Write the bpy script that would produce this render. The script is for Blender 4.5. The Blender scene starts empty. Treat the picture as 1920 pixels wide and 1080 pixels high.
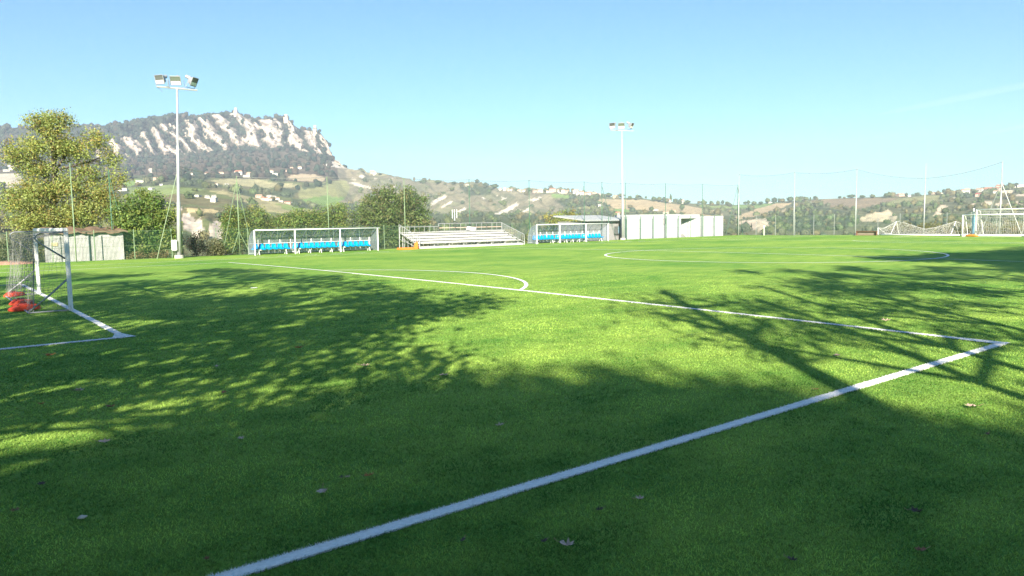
import bpy, bmesh, math, random
import numpy as np
from mathutils import Vector, Matrix

SC = bpy.context.scene
COL = SC.collection
rng = np.random.default_rng(7)
random.seed(7)

# ------------------------------------------------------------------ camera
F_PX = 1403.0
CAM = np.array([2.35, -24.5946, 2.09])
YAW, PITCH, ROLL = (math.radians(a) for a in (51.55, -5.129, -0.851))
def cam_axes():
    cy, sy, cp, sp = math.cos(YAW), math.sin(YAW), math.cos(PITCH), math.sin(PITCH)
    f = np.array([cy*cp, sy*cp, sp]); r = np.array([sy, -cy, 0.0]); u = np.cross(r, f)
    cr, sr = math.cos(ROLL), math.sin(ROLL)
    return np.array([cr*r + sr*u, -sr*r + cr*u, f])
AX = cam_axes()
cd = bpy.data.cameras.new('camera')
cam = bpy.data.objects.new('camera', cd)
COL.objects.link(cam)
cd.sensor_width = 36.0
cd.lens = F_PX/1920*36.0
cd.clip_start = 0.1
cd.clip_end = 40000
mw = Matrix.Identity(4)
for i in range(3):
    mw[i][0], mw[i][1], mw[i][2], mw[i][3] = AX[0][i], AX[1][i], -AX[2][i], CAM[i]
cam.matrix_world = mw
SC.camera = cam

# ------------------------------------------------------------------ sky, sun, exposure
SUN_AZ, SUN_EL = -130.0, 24.0
w = bpy.data.worlds.new('World'); SC.world = w; w.use_nodes = True
nt = w.node_tree
bg = nt.nodes['Background']
sky = nt.nodes.new('ShaderNodeTexSky')
sky.sky_type = 'NISHITA'; sky.sun_disc = False
sky.sun_elevation = math.radians(SUN_EL)
sky.sun_rotation = math.radians(90 - SUN_AZ)
sky.altitude = 300; sky.air_density = 1.0; sky.dust_density = 0.3; sky.ozone_density = 4.0
tint = nt.nodes.new('ShaderNodeMix'); tint.data_type = 'RGBA'; tint.blend_type = 'MULTIPLY'; tint.inputs[0].default_value = 1.0
tint.inputs[7].default_value = (0.65, 0.95, 1.0, 1.0)          # white balance of the whole sky
nt.links.new(sky.outputs[0], tint.inputs[6]); nt.links.new(tint.outputs[2], bg.inputs[0])
bg.inputs[1].default_value = 0.050
sd = bpy.data.lights.new('sun', 'SUN'); sun = bpy.data.objects.new('sun', sd); COL.objects.link(sun)
sd.energy = 5.0; sd.angle = math.radians(0.5); sd.color = (1.0, 0.895, 0.68)
sdir = Vector((math.cos(math.radians(SUN_AZ))*math.cos(math.radians(SUN_EL)),
               math.sin(math.radians(SUN_AZ))*math.cos(math.radians(SUN_EL)), math.sin(math.radians(SUN_EL))))
sun.rotation_euler = sdir.to_track_quat('Z', 'Y').to_euler()
sun.location = (0, -60, 60)
SC.view_settings.view_transform = 'Standard'
SC.view_settings.look = 'None'
SC.view_settings.exposure = 1.80
SC.view_settings.gamma = 1.0
SC.view_settings.use_curve_mapping = False
SC.render.engine = 'CYCLES'
SC.cycles.use_denoising = True
SC.cycles.denoising_prefilter = 'FAST'
SC.cycles.max_bounces = 6
SC.cycles.transparent_max_bounces = 24
SC.cycles.volume_bounces = 0
SC.cycles.diffuse_bounces = 3
SC.cycles.caustics_reflective = False
SC.cycles.caustics_refractive = False

# ------------------------------------------------------------------ geometry of the view -> world
def ray(u, v):
    u = np.asarray(u, float); v = np.asarray(v, float)
    d = np.stack([(u-960)/F_PX, -(v-540)/F_PX, np.ones_like(u*v)], -1)
    return d @ AX
def crown(y):
    return -0.1555*(np.minimum(np.abs(y), 27.0)/25.0)**2
def at(u, v, y):                       # point seen at (u,v) standing on the vertical plane y = const
    d = ray(u, v); t = (y-CAM[1])/d[1]; return CAM + t*d
def atx(u, v, x):
    d = ray(u, v); t = (x-CAM[0])/d[0]; return CAM + t*d
def gnd(u, v):
    d = ray(u, v); z = -0.1
    for _ in range(8):
        t = (z-CAM[2])/d[2]; P = CAM+t*d; z = float(crown(P[1]))
    return P
def project(P):
    d = (np.asarray(P)-CAM) @ AX.T
    zz = np.where(d[..., 2] > 0.01, d[..., 2], 0.01)
    return 960+F_PX*d[..., 0]/zz, 540-F_PX*d[..., 1]/zz, d[..., 2]

# ------------------------------------------------------------------ noise
def _hash(ix, iy, s):
    h = (ix*374761393 + iy*668265263 + s*1274126177) & 0xffffffff
    h = ((h ^ (h >> 13))*1274126177) & 0xffffffff
    return ((h ^ (h >> 16)) & 0xffff)/65535.0
def vnoise(x, y, s=0):
    x = np.asarray(x, float); y = np.asarray(y, float)
    ix = np.floor(x).astype(np.int64); iy = np.floor(y).astype(np.int64)
    fx = x-ix; fy = y-iy
    fx = fx*fx*(3-2*fx); fy = fy*fy*(3-2*fy)
    a = _hash(ix, iy, s); b = _hash(ix+1, iy, s); c = _hash(ix, iy+1, s); d = _hash(ix+1, iy+1, s)
    return (a*(1-fx)+b*fx)*(1-fy)+(c*(1-fx)+d*fx)*fy
def fbm(x, y, s=0, o=4):
    t = 0; a = 0.5; n = 0
    for i in range(o):
        t = t + a*vnoise(x*2**i, y*2**i, s+i*17); n += a; a *= 0.5
    return t/n
def sstep(a, b, x):
    t = np.clip((x-a)/(b-a), 0, 1); return t*t*(3-2*t)

# ------------------------------------------------------------------ materials
MATS = {}
def new_mat(name):
    m = bpy.data.materials.new(name); m.use_nodes = True
    return m, m.node_tree, m.node_tree.nodes['Principled BSDF']
def mat(name, col, rough=0.6, metal=0.0, var=0.12, scale=6.0, bump=0.0, spec=0.4):
    if name in MATS: return MATS[name]
    m, t, p = new_mat(name)
    tc = t.nodes.new('ShaderNodeTexCoord')
    n = t.nodes.new('ShaderNodeTexNoise'); n.inputs['Scale'].default_value = scale; n.inputs['Detail'].default_value = 5
    t.links.new(tc.outputs['Object'], n.inputs['Vector'])
    r = t.nodes.new('ShaderNodeMapRange')
    r.inputs[1].default_value = 0.3; r.inputs[2].default_value = 0.7
    r.inputs[3].default_value = 1-var; r.inputs[4].default_value = 1+var
    t.links.new(n.outputs['Fac'], r.inputs[0])
    mx = t.nodes.new('ShaderNodeMix'); mx.data_type = 'RGBA'; mx.blend_type = 'MULTIPLY'; mx.inputs[0].default_value = 1
    mx.inputs[6].default_value = (*col, 1)
    t.links.new(r.outputs[0], mx.inputs[7])
    t.links.new(mx.outputs[2], p.inputs['Base Color'])
    p.inputs['Roughness'].default_value = rough; p.inputs['Metallic'].default_value = metal
    p.inputs['Specular IOR Level'].default_value = spec
    if bump:
        b = t.nodes.new('ShaderNodeBump'); b.inputs['Strength'].default_value = bump; b.inputs['Distance'].default_value = 0.02
        t.links.new(n.outputs['Fac'], b.inputs['Height']); t.links.new(b.outputs[0], p.inputs['Normal'])
    MATS[name] = m; return m
def leaf_mat(name, trans=0.35, hue=0.485):
    if name in MATS: return MATS[name]
    m, t, p = new_mat(name)
    a = t.nodes.new('ShaderNodeAttribute'); a.attribute_name = 'Col'
    p.inputs['Roughness'].default_value = 0.55; p.inputs['Specular IOR Level'].default_value = 0.25
    t.links.new(a.outputs['Color'], p.inputs['Base Color'])
    tr = t.nodes.new('ShaderNodeBsdfTranslucent')
    hs = t.nodes.new('ShaderNodeHueSaturation'); hs.inputs['Value'].default_value = 1.3; hs.inputs['Hue'].default_value = hue
    t.links.new(a.outputs['Color'], hs.inputs['Color']); t.links.new(hs.outputs[0], tr.inputs['Color'])
    mx = t.nodes.new('ShaderNodeMixShader'); mx.inputs[0].default_value = trans
    t.links.new(p.outputs[0], mx.inputs[1]); t.links.new(tr.outputs[0], mx.inputs[2])
    t.links.new(mx.outputs[0], t.nodes['Material Output'].inputs['Surface'])
    MATS[name] = m; return m
def attr_mat(name, rough=0.9, nscale=0.25, var=0.2):
    if name in MATS: return MATS[name]
    m, t, p = new_mat(name)
    a = t.nodes.new('ShaderNodeAttribute'); a.attribute_name = 'Col'
    tc = t.nodes.new('ShaderNodeTexCoord')
    n = t.nodes.new('ShaderNodeTexNoise'); n.inputs['Scale'].default_value = nscale; n.inputs['Detail'].default_value = 8
    t.links.new(tc.outputs['Object'], n.inputs['Vector'])
    r = t.nodes.new('ShaderNodeMapRange'); r.inputs[1].default_value = 0.3; r.inputs[2].default_value = 0.7
    r.inputs[3].default_value = 1-var; r.inputs[4].default_value = 1+var
    t.links.new(n.outputs['Fac'], r.inputs[0])
    mx = t.nodes.new('ShaderNodeMix'); mx.data_type = 'RGBA'; mx.blend_type = 'MULTIPLY'; mx.inputs[0].default_value = 1
    t.links.new(a.outputs['Color'], mx.inputs[6]); t.links.new(r.outputs[0], mx.inputs[7])
    t.links.new(mx.outputs[2], p.inputs['Base Color'])
    p.inputs['Roughness'].default_value = rough; p.inputs['Specular IOR Level'].default_value = 0.15
    MATS[name] = m; return m

WHITE = mat('white_paint', (0.78, 0.79, 0.80), 0.4, var=0.06, scale=9)
WHITE_STEEL = mat('galvanised_steel', (0.40, 0.42, 0.45), 0.45, 0.4, var=0.1, scale=5)
GREY_STEEL = mat('dull_grey_steel', (0.30, 0.32, 0.36), 0.5, 0.3, var=0.12)
GREEN_STEEL = mat('green_painted_steel', (0.17, 0.25, 0.15), 0.5, var=0.15)
DARK_GREEN = mat('dark_green_steel', (0.05, 0.13, 0.09), 0.5, var=0.15)
ALU = mat('aluminium_planks', (0.52, 0.52, 0.55), 0.42, 0.15, var=0.1, scale=3)
BLUE = mat('blue_seat_plastic', (0.0, 0.25, 0.62), 0.35, var=0.05)
NETW = mat('white_net_cord', (0.46, 0.47, 0.48), 0.8, var=0.05)
NETG = mat('grey_net_cord', (0.24, 0.25, 0.27), 0.8, var=0.1)
RED = mat('red_bag_cloth', (0.55, 0.06, 0.03), 0.7, var=0.25, scale=8, bump=0.4)
ORANGE = mat('orange_plastic', (0.75, 0.20, 0.04), 0.5, var=0.12)
CONC = mat('white_render', (0.40, 0.42, 0.46), 0.85, var=0.05, scale=1.5)
GREYW = mat('grey_render', (0.27, 0.27, 0.29), 0.85, var=0.07, scale=1.5)
ROOFP = mat('pale_roof_sheet', (0.42, 0.44, 0.46), 0.6, var=0.08, scale=1)
DARK = mat('dark_recess', (0.06, 0.065, 0.07), 0.6)
CORR = mat('corrugated_zinc', (0.50, 0.51, 0.53), 0.5, 0.35, var=0.12, scale=2.0)
RUST = mat('rusty_sheet', (0.15, 0.105, 0.075), 0.85, var=0.3, scale=4)
BROWN = mat('brown_wood', (0.16, 0.09, 0.06), 0.7, var=0.2)
BARK = mat('bark', (0.075, 0.065, 0.055), 0.9, var=0.35, scale=7, bump=0.6)
STONE = mat('tower_stone', (0.50, 0.44, 0.36), 0.9, var=0.15, scale=0.3)
PALEBLUE = mat('pale_blue_padding', (0.30, 0.58, 0.80), 0.6, var=0.05)
CABLE = mat('steel_cable', (0.22, 0.24, 0.25), 0.5)
LEAF = leaf_mat('tree_leaves')
FARLEAF = attr_mat('distant_foliage', 0.9, 0.6, 0.35)

def glass_mat():
    m, t, p = new_mat('floodlight_glass')
    p.inputs['Base Color'].default_value = (0.28, 0.31, 0.33, 1); p.inputs['Metallic'].default_value = 0.7
    p.inputs['Roughness'].default_value = 0.18
    tc = t.nodes.new('ShaderNodeTexCoord'); n = t.nodes.new('ShaderNodeTexNoise'); n.inputs['Scale'].default_value = 12
    t.links.new(tc.outputs['Object'], n.inputs['Vector'])
    r = t.nodes.new('ShaderNodeMapRange'); r.inputs[3].default_value = 0.1; r.inputs[4].default_value = 0.3
    t.links.new(n.outputs['Fac'], r.inputs[0]); t.links.new(r.outputs[0], p.inputs['Roughness'])
    return m
LAMPGLASS = glass_mat()
def poly_mat():                         # translucent ribbed polycarbonate of the dugouts
    m, t, p = new_mat('smoky_polycarbonate')
    tr = t.nodes.new('ShaderNodeBsdfTransparent'); tr.inputs['Color'].default_value = (0.80, 0.83, 0.84, 1)
    p.inputs['Base Color'].default_value = (0.30, 0.36, 0.44, 1); p.inputs['Roughness'].default_value = 0.25
    tc = t.nodes.new('ShaderNodeTexCoord'); wv = t.nodes.new('ShaderNodeTexWave')
    wv.inputs['Scale'].default_value = 14; wv.bands_direction = 'X'; wv.inputs['Distortion'].default_value = 0.3
    t.links.new(tc.outputs['Object'], wv.inputs['Vector'])
    b = t.nodes.new('ShaderNodeBump'); b.inputs['Strength'].default_value = 0.15; b.inputs['Distance'].default_value = 0.01
    t.links.new(wv.outputs['Fac'], b.inputs['Height']); t.links.new(b.outputs[0], p.inputs['Normal'])
    mx = t.nodes.new('ShaderNodeMixShader'); mx.inputs[0].default_value = 0.34
    t.links.new(tr.outputs[0], mx.inputs[1]); t.links.new(p.outputs[0], mx.inputs[2])
    t.links.new(mx.outputs[0], t.nodes['Material Output'].inputs['Surface'])
    return m
POLY = poly_mat()
def mesh_mat(name, col, cell, wire):    # woven netting: a procedural grid of cords with open cells
    m, t, p = new_mat(name)
    p.inputs['Base Color'].default_value = (*col, 1); p.inputs['Roughness'].default_value = 0.8
    uv = t.nodes.new('ShaderNodeUVMap')
    sp = t.nodes.new('ShaderNodeSeparateXYZ'); t.links.new(uv.outputs[0], sp.inputs[0])
    outs = []
    for k in (0, 1):
        d = t.nodes.new('ShaderNodeMath'); d.operation = 'DIVIDE'; d.inputs[1].default_value = cell
        t.links.new(sp.outputs[k], d.inputs[0])
        f = t.nodes.new('ShaderNodeMath'); f.operation = 'FRACT'; t.links.new(d.outputs[0], f.inputs[0])
        l = t.nodes.new('ShaderNodeMath'); l.operation = 'LESS_THAN'; l.inputs[1].default_value = wire/cell
        t.links.new(f.outputs[0], l.inputs[0]); outs.append(l)
    mxm = t.nodes.new('ShaderNodeMath'); mxm.operation = 'MAXIMUM'
    t.links.new(outs[0].outputs[0], mxm.inputs[0]); t.links.new(outs[1].outputs[0], mxm.inputs[1])
    tr = t.nodes.new('ShaderNodeBsdfTransparent')
    mx = t.nodes.new('ShaderNodeMixShader')
    t.links.new(mxm.outputs[0], mx.inputs[0]); t.links.new(tr.outputs[0], mx.inputs[1]); t.links.new(p.outputs[0], mx.inputs[2])
    t.links.new(mx.outputs[0], t.nodes['Material Output'].inputs['Surface'])
    return m
BALLNET = mesh_mat('ball_stop_netting', (0.10, 0.16, 0.14), 0.12, 0.005)
FENCEMESH = mesh_mat('green_fence_mesh', (0.05, 0.15, 0.10), 0.055, 0.0032)

# ------------------------------------------------------------------ mesh building
class MB:
    def __init__(s): s.v = []; s.f = []
    def add(s, vs, fs):
        o = len(s.v); s.v += [tuple(map(float, p)) for p in vs]; s.f += [tuple(i+o for i in f) for f in fs]; return s
    def box(s, c, d, rz=0.0, M=None):
        hx, hy, hz = d[0]/2, d[1]/2, d[2]/2
        vs = [Vector((x*hx, y*hy, z*hz)) for z in (-1, 1) for x, y in ((-1, -1), (1, -1), (1, 1), (-1, 1))]
        R = M if M is not None else Matrix.Rotation(rz, 3, 'Z')
        vs = [R @ p + Vector(c) for p in vs]
        return s.add(vs, [(3, 2, 1, 0), (4, 5, 6, 7), (0, 1, 5, 4), (1, 2, 6, 5), (2, 3, 7, 6), (3, 0, 4, 7)])
    def tube(s, pts, r, n=6, cap=True):
        pts = [Vector(p) for p in pts]; m = len(pts)
        rs = r if hasattr(r, '__len__') else [r]*m
        o = len(s.v); prev = None
        for i, p in enumerate(pts):
            t = (pts[min(i+1, m-1)]-pts[max(i-1, 0)])
            t = t.normalized() if t.length > 1e-9 else Vector((0, 0, 1))
            if prev is None:
                a = t.cross(Vector((0, 0, 1)));
                if a.length < 1e-3: a = t.cross(Vector((1, 0, 0)))
            else:
                a = prev - t*prev.dot(t)
                if a.length < 1e-4: a = t.cross(Vector((0.3, 1, 0.2)))
            a.normalize(); prev = a; b = t.cross(a)
            for k in range(n):
                q = p + (a*math.cos(2*math.pi*k/n)+b*math.sin(2*math.pi*k/n))*rs[i]
                s.v.append(tuple(q))
        for i in range(m-1):
            for k in range(n):
                k2 = (k+1) % n
                s.f.append((o+i*n+k, o+i*n+k2, o+(i+1)*n+k2, o+(i+1)*n+k))
        if cap and n > 2:
            s.f.append(tuple(o+k for k in range(n))[::-1]); s.f.append(tuple(o+(m-1)*n+k for k in range(n)))
        return s
    def bar(s, a, b, r, n=6): return s.tube([a, b], r, n)
    def build(s, name, m, parent=None, smooth=False, bevel=0):
        me = bpy.data.meshes.new(name); me.from_pydata(s.v, [], s.f); me.update()
        if bevel:
            bm = bmesh.new(); bm.from_mesh(me)
            bmesh.ops.bevel(bm, geom=bm.edges[:], offset=bevel, segments=2, affect='EDGES', clamp_overlap=True)
            bm.to_mesh(me); bm.free()
        if smooth: me.polygons.foreach_set('use_smooth', [True]*len(me.polygons))
        me.materials.append(m)
        o = bpy.data.objects.new(name, me); COL.objects.link(o)
        if parent is not None: o.parent = parent
        return o
def np_mesh(name, V, Fq, m, parent=None, colors=None, smooth=False):
    V = np.asarray(V, np.float32); Fq = np.asarray(Fq, np.int32); k = Fq.shape[1]
    me = bpy.data.meshes.new(name)
    me.vertices.add(len(V)); me.vertices.foreach_set('co', V.ravel())
    me.loops.add(Fq.size); me.loops.foreach_set('vertex_index', Fq.ravel())
    me.polygons.add(len(Fq)); me.polygons.foreach_set('loop_start', np.arange(len(Fq), dtype=np.int32)*k)
    if smooth: me.polygons.foreach_set('use_smooth', np.ones(len(Fq), bool))
    me.update(calc_edges=True)
    if colors is not None:
        at_ = me.attributes.new('Col', 'FLOAT_COLOR', 'POINT')
        c = np.ones((len(V), 4), np.float32); c[:, :3] = colors
        at_.data.foreach_set('color', c.ravel())
    me.materials.append(m)
    o = bpy.data.objects.new(name, me); COL.objects.link(o)
    if parent is not None: o.parent = parent
    return o
def tag(o, label=None, cat=None, group=None, kind=None):
    if label: o['label'] = label
    if cat: o['category'] = cat
    if group: o['group'] = group
    if kind: o['kind'] = kind
    return o
def thing(name, label, cat, loc=(0, 0, 0), rz=0.0, group=None):
    o = bpy.data.objects.new(name, None); COL.objects.link(o)
    o.location = tuple(map(float, loc)); o.rotation_euler = (0, 0, rz); o.empty_display_size = 0.3
    return tag(o, label, cat, group)
def copy_tree(o, parent=None):
    c = o.copy(); COL.objects.link(c)
    if parent is not None: c.parent = parent
    for ch in list(o.children): copy_tree(ch, c)
    return c

# ================================================================== TERRAIN
def tab(pairs):
    a = np.array(pairs, float); return lambda u: np.interp(u, a[:, 0], a[:, 1])
SKY = tab([(-400, 262), (-150, 246), (0, 240), (70, 238), (150, 236), (210, 234), (235, 229), (260, 226), (285, 219), (300, 217),
           (330, 217), (360, 217), (385, 215), (400, 211), (425, 212), (440, 208), (448, 209), (456, 217), (480, 223), (500, 222), (520, 219),
           (538, 220), (544, 226), (555, 239), (572, 244), (584, 246), (594, 243), (604, 252), (612, 264), (620, 285), (626, 298), (636, 304), (645, 314),
           (660, 318), (700, 326), (740, 334), (760, 339), (800, 343), (850, 346), (875, 347), (900, 348), (930, 354), (980, 358), (1040, 359),
           (1080, 361), (1130, 366), (1150, 370), (1200, 372), (1260, 379), (1300, 382), (1380, 384), (1420, 382), (1480, 378), (1530, 374),
           (1600, 371), (1660, 370), (1730, 366), (1760, 364), (1790, 361), (1830, 359), (1870, 354), (1920, 349), (2050, 343), (2400, 345)])
N_ = 'us'
US = np.array([-400, -150, 0, 100, 200, 270, 330, 380, 430, 480, 520, 560, 590, 612, 626, 645, 670, 700, 760, 850, 930, 1000, 1080, 1150, 1260, 1330,
               1380, 1440, 1480, 1540, 1600, 1670, 1730, 1800, 1870, 1920, 2050, 2400], float)
fine = np.unique(np.concatenate([US, np.arange(-120, 2045, 12)]))
rows = []
def add_row(vf, rf): rows.append((vf, rf))
def zrow(z, r): # constant height row
    def vf(u):
        d0 = ray(u, np.full_like(u, 414.0)); elev = math.atan2(z-CAM[2], r)
        v = np.full_like(u, 450.0)
        for _ in range(12):
            d = ray(u, v); e = np.arctan2(d[:, 2], np.hypot(d[:, 0], d[:, 1])); v = v + (e-elev)*F_PX*0.9
        return v
    return vf, (lambda u: np.full_like(u, r))
rA = zrow(-20, 170); rB = zrow(-18, 280)
Cv = tab([(-400, 430), (600, 425), (850, 420), (1100, 422), (1400, 432), (1600, 432), (1750, 427), (1920, 422), (2400, 422)])
Dv = tab([(-400, 375), (0, 374), (200, 370), (270, 362), (330, 350), (380, 354), (430, 361), (480, 372), (520, 379), (560, 388), (612, 399), (700, 408), (900, 404),
          (1060, 404), (1150, 402), (1350, 405), (1400, 409), (1480, 396), (1600, 395), (1670, 393), (1750, 386), (1860, 380), (1920, 376), (2400, 376)])
Dr = tab([(-400, 820), (600, 820), (760, 1250), (1060, 1350), (1300, 1350), (2400, 1300)])
Ev = lambda u: np.where(u < 600, Dv(u)+4, Dv(u)-5*np.clip((u-600)/80, 0, 1)+4*np.clip(1-(u-600)/80, 0, 1))
Fv = tab([(-400, 333), (0, 333), (590, 334), (645, 345), (700, 360), (850, 375), (1000, 377), (1100, 380), (1200, 384), (1350, 396), (1450, 390), (1600, 382), (1730, 376),
          (1860, 366), (1920, 362), (2400, 362)])
Fr = tab([(-400, 1700), (560, 1700), (645, 1700), (850, 1750), (1080, 1800), (1300, 1750), (2400, 1650)])
def Gv(u):
    base = np.interp(u, [-400, 150, 230, 300, 365, 450, 540, 600, 622, 640, 650], [300, 299, 299, 297, 292, 283, 284, 292, 301, 314, 321])
    return np.where(u < 650, np.maximum(base, SKY(u)+2), SKY(u)+3)
Gr = tab([(-400, 2450), (560, 2450), (612, 2250), (645, 2130), (700, 2100), (850, 2080), (1000, 2060), (1150, 2040), (1380, 2000), (1480, 1950), (1730, 1880), (2400, 1850)])
Hr = tab([(-400, 2620), (560, 2620), (612, 2400), (645, 2200), (700, 2170), (850, 2140), (1000, 2120), (1150, 2100), (1380, 2060), (1480, 2010), (1730, 1940), (2400, 1910)])
add_row(*rA); add_row(*rB)
add_row(Cv, tab([(-400, 480), (560, 480), (700, 700), (2400, 800)])); add_row(Dv, Dr); add_row(Ev, lambda u: Dr(u)*1.16)
add_row(Fv, Fr); add_row(Gv, Gr); add_row(SKY, Hr)
add_row(lambda u: SKY(u)+9, lambda u: Hr(u)*1.12); add_row(lambda u: SKY(u)+26, lambda u: np.full_like(u, 3900.0))
sub = [10, 22, 40, 6, 40, 32, 64, 6, 5]

# columns
az_f = np.radians(51.55) - np.arctan((np.arange(-130, 2052, 2.1)-960)/F_PX)     # decreasing azimuth
az_c = np.linspace(az_f[-1], az_f[0]-2*math.pi, 92)[1:-1]
AZ = np.concatenate([az_f, az_c])
curves = []
for vf, rf in rows:
    vv = vf(fine); d = ray(fine, vv)
    az = np.unwrap(np.arctan2(d[:, 1], d[:, 0])); el = np.arctan2(d[:, 2], np.hypot(d[:, 0], d[:, 1])); rr = rf(fine)
    o = np.argsort(az)
    azw = AZ.copy()
    curves.append((np.interp(azw, az[o], el[o]), np.interp(azw, az[o], rr[o])))
R_list, E_list = [], []
for r0 in np.geomspace(1.2, 165, 42):
    R_list.append(np.full(len(AZ), r0)); E_list.append(np.arctan2(-20-CAM[2], np.full(len(AZ), 170.0)))
ROWPOS = [-1.0]*42
for i, n in enumerate(sub):
    (e0, r0), (e1, r1) = curves[i], curves[i+1]
    for k in range(n):
        t = k/n
        R_list.append(r0*(r1/r0)**t); E_list.append(e0+(e1-e0)*t); ROWPOS.append(i+t)
R_list.append(curves[-1][1]); E_list.append(curves[-1][0]); ROWPOS.append(len(curves)-1.0)
RR = np.array(R_list); EE = np.array(E_list); RP = np.array(ROWPOS)[:, None]*np.ones_like(RR)
TX = CAM[0]+RR*np.cos(AZ)[None]; TY = CAM[1]+RR*np.sin(AZ)[None]
TZ = CAM[2]+RR*np.tan(EE)
TZ = np.where(RP < 0, -20.0, TZ)
AZr = np.broadcast_to(AZ, RR.shape)
Ug = 960 - F_PX*np.tan(np.clip(AZr-np.radians(51.55), -1.2, 1.2))      # bearing expressed in picture columns
# relief
wS = np.clip(1-np.abs(RP-7)/0.9, 0, 1)            # at skyline
amp = np.where(RP > 0, np.clip(RP, 0, 2)/2*np.minimum(RR, 1500)*0.006, 0)*(1-0.75*wS)
TZ = TZ + amp*(fbm(TX/110, TY/110, 3, 5)-0.5)*2
# gullied badlands on the middle ridge and clay hill
mid = sstep(620, 700, Ug)*(1-sstep(1080, 1180, Ug))*sstep(3.6, 4.4, RP)*(1-sstep(6.3, 6.9, RP))
gul = np.abs(fbm((Ug+RP*34)/34, RP*1.1, 9, 3)-0.5)*2
TZ = TZ - mid*gul*34 + mid*11
nearclay = (1-sstep(600, 680, Ug))*sstep(1.0, 1.5, RP)*(1-sstep(2.2, 2.8, RP))
TZ = TZ + nearclay*(fbm(Ug/26, RP*5, 5, 3)-0.5)*6
rightclay = sstep(1340, 1400, Ug)*sstep(1.4, 1.9, RP)*(1-sstep(2.6, 3.0, RP))
TZ = TZ + rightclay*(fbm(Ug/30, RP*4, 6, 3)-0.5)*13
# cliff: rock ribs standing out of wooded gullies
cl = sstep(6.02, 6.18, RP)*(1-sstep(6.9, 7.0, RP))*(1-sstep(640, 655, Ug))*sstep(140, 215, Ug)
frac = np.clip(RP-6, 0, 1)
slant = np.interp(Ug, [200, 400, 470, 540, 620], [0.45, 0.66, 0.5, 0.22, 0.30])
wv_ = Ug + (frac*82)*slant
warp = (fbm(wv_/40, frac*1.3, 21, 3)-0.5)*46
rib = 0.5+0.5*np.sin(2*math.pi*(wv_+warp)/33.0)
fineR = fbm(wv_/4.5, frac*8, 33, 3)
brk = fbm(wv_/16, frac*3.2, 35, 3)
ribn = rib*0.36+fineR*0.40+brk*0.38
push = -cl*(rib*0.7+fineR*0.5-0.6)*90
RR2 = RR + push
TX = CAM[0]+RR2*np.cos(AZ)[None]; TY = CAM[1]+RR2*np.sin(AZ)[None]
# skyline tree-scale roughness
# plateau on which the pitch lies
dx = np.maximum(np.maximum(-40-TX, TX-89), 0); dy = np.maximum(np.maximum(-75-TY, TY-37.5), 0)
dd = np.hypot(dx, dy)
wp = sstep(0, 75, dd)
TZ = -0.26*(1-wp)+TZ*wp + np.where(dd > 0, 0, 0)
TZ = np.where((dd <= 0), -0.26+0.05*(fbm(TX/3, TY/3, 2, 3)-0.5), TZ)
def terr_z(x, y):
    a = math.atan2(y-CAM[1], x-CAM[0]); r = math.hypot(x-CAM[0], y-CAM[1])
    while a > AZ[0]: a -= 2*math.pi
    while a < AZ[-1]: a += 2*math.pi
    j = int(np.argmin(np.abs(AZ-a))); return float(np.interp(r, RR[:, j], TZ[:, j]))
ELV = np.arctan2(TZ-CAM[2], RR2)
def hit(u, v):                         # first hillside point met along a line of sight
    d = ray(u, v); a = math.atan2(d[1], d[0]); e = math.atan2(d[2], math.hypot(d[0], d[1]))
    j = int(np.argmin(np.abs(AZ-a)))
    for i in range(46, RR.shape[0]-12):
        if ELV[i, j] >= e: return np.array([TX[i, j], TY[i, j], TZ[i, j]])
    i = 46+int(np.argmax(ELV[46:-12, j])); return np.array([TX[i, j], TY[i, j], TZ[i, j]])

# land cover
PU, PV, PD = project(np.stack([TX, TY, TZ], -1))
PUj = PU + (fbm(TX/30, TY/30, 40, 3)-0.5)*9*np.clip(1000/RR, .3, 1.6); PVj = PV + (fbm(TX/30, TY/30, 50, 3)-0.5)*5*np.clip(1000/RR, .3, 1.6)
front = (PD > 1) & (RP > 0)
def inpoly(poly, jit=True):
    p = np.array(poly, float); X = PUj if jit else PU; Y = PVj if jit else PV
    r = np.zeros(X.shape, bool); n = len(p)
    sel = front & (X > p[:, 0].min()) & (X < p[:, 0].max()) & (Y > p[:, 1].min()) & (Y < p[:, 1].max())
    xs = X[sel]; ys = Y[sel]; q = np.zeros(xs.shape, bool)
    for i in range(n):
        x0, y0 = p[i]; x1, y1 = p[(i+1) % n]
        if y0 == y1: continue
        c = ((y0 > ys) != (y1 > ys)) & (xs < (x1-x0)*(ys-y0)/(y1-y0)+x0); q ^= c
    r[sel] = q; return r
col = np.zeros(RR.shape+(3,))
wd = np.zeros(RR.shape)
n1 = fbm(TX/60, TY/60, 60, 5); n2 = fbm(TX/14, TY/14, 70, 4)
def setc(mask, c, var=0.12, wood=None):
    k = (1+var*(n2-0.5)*3)[mask][:, None]; col[mask] = np.array(c)*k
    if wood is not None: wd[mask] = wood
setc(RP <= 99, (0.13, 0.12, 0.065), 0.25, 0.25)                         # dry scrub
setc((RP < 0), (0.10, 0.11, 0.04), 0.3, 0.0)
grassy = n1 > 0.52
setc(grassy & (RP > 0), (0.12, 0.14, 0.06), 0.2, 0.2)
setc((RP > 0) & (RP < 1.6), (0.10, 0.10, 0.05), 0.3, 0.35)
FOREST = (0.028, 0.036, 0.026); TALUS = (0.085, 0.07, 0.05)
mt = (Ug < 640)
setc(mt & (RP > 4.9) & (RP < 6.1), TALUS, 0.35, 0.75)
setc((Ug < 350) & (RP > 4.0) & (RP <= 5.15), (0.07, 0.085, 0.045), 0.3, 0.45)
setc(mt & (RP >= 6.0), FOREST, 0.3, 0.9)
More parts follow.
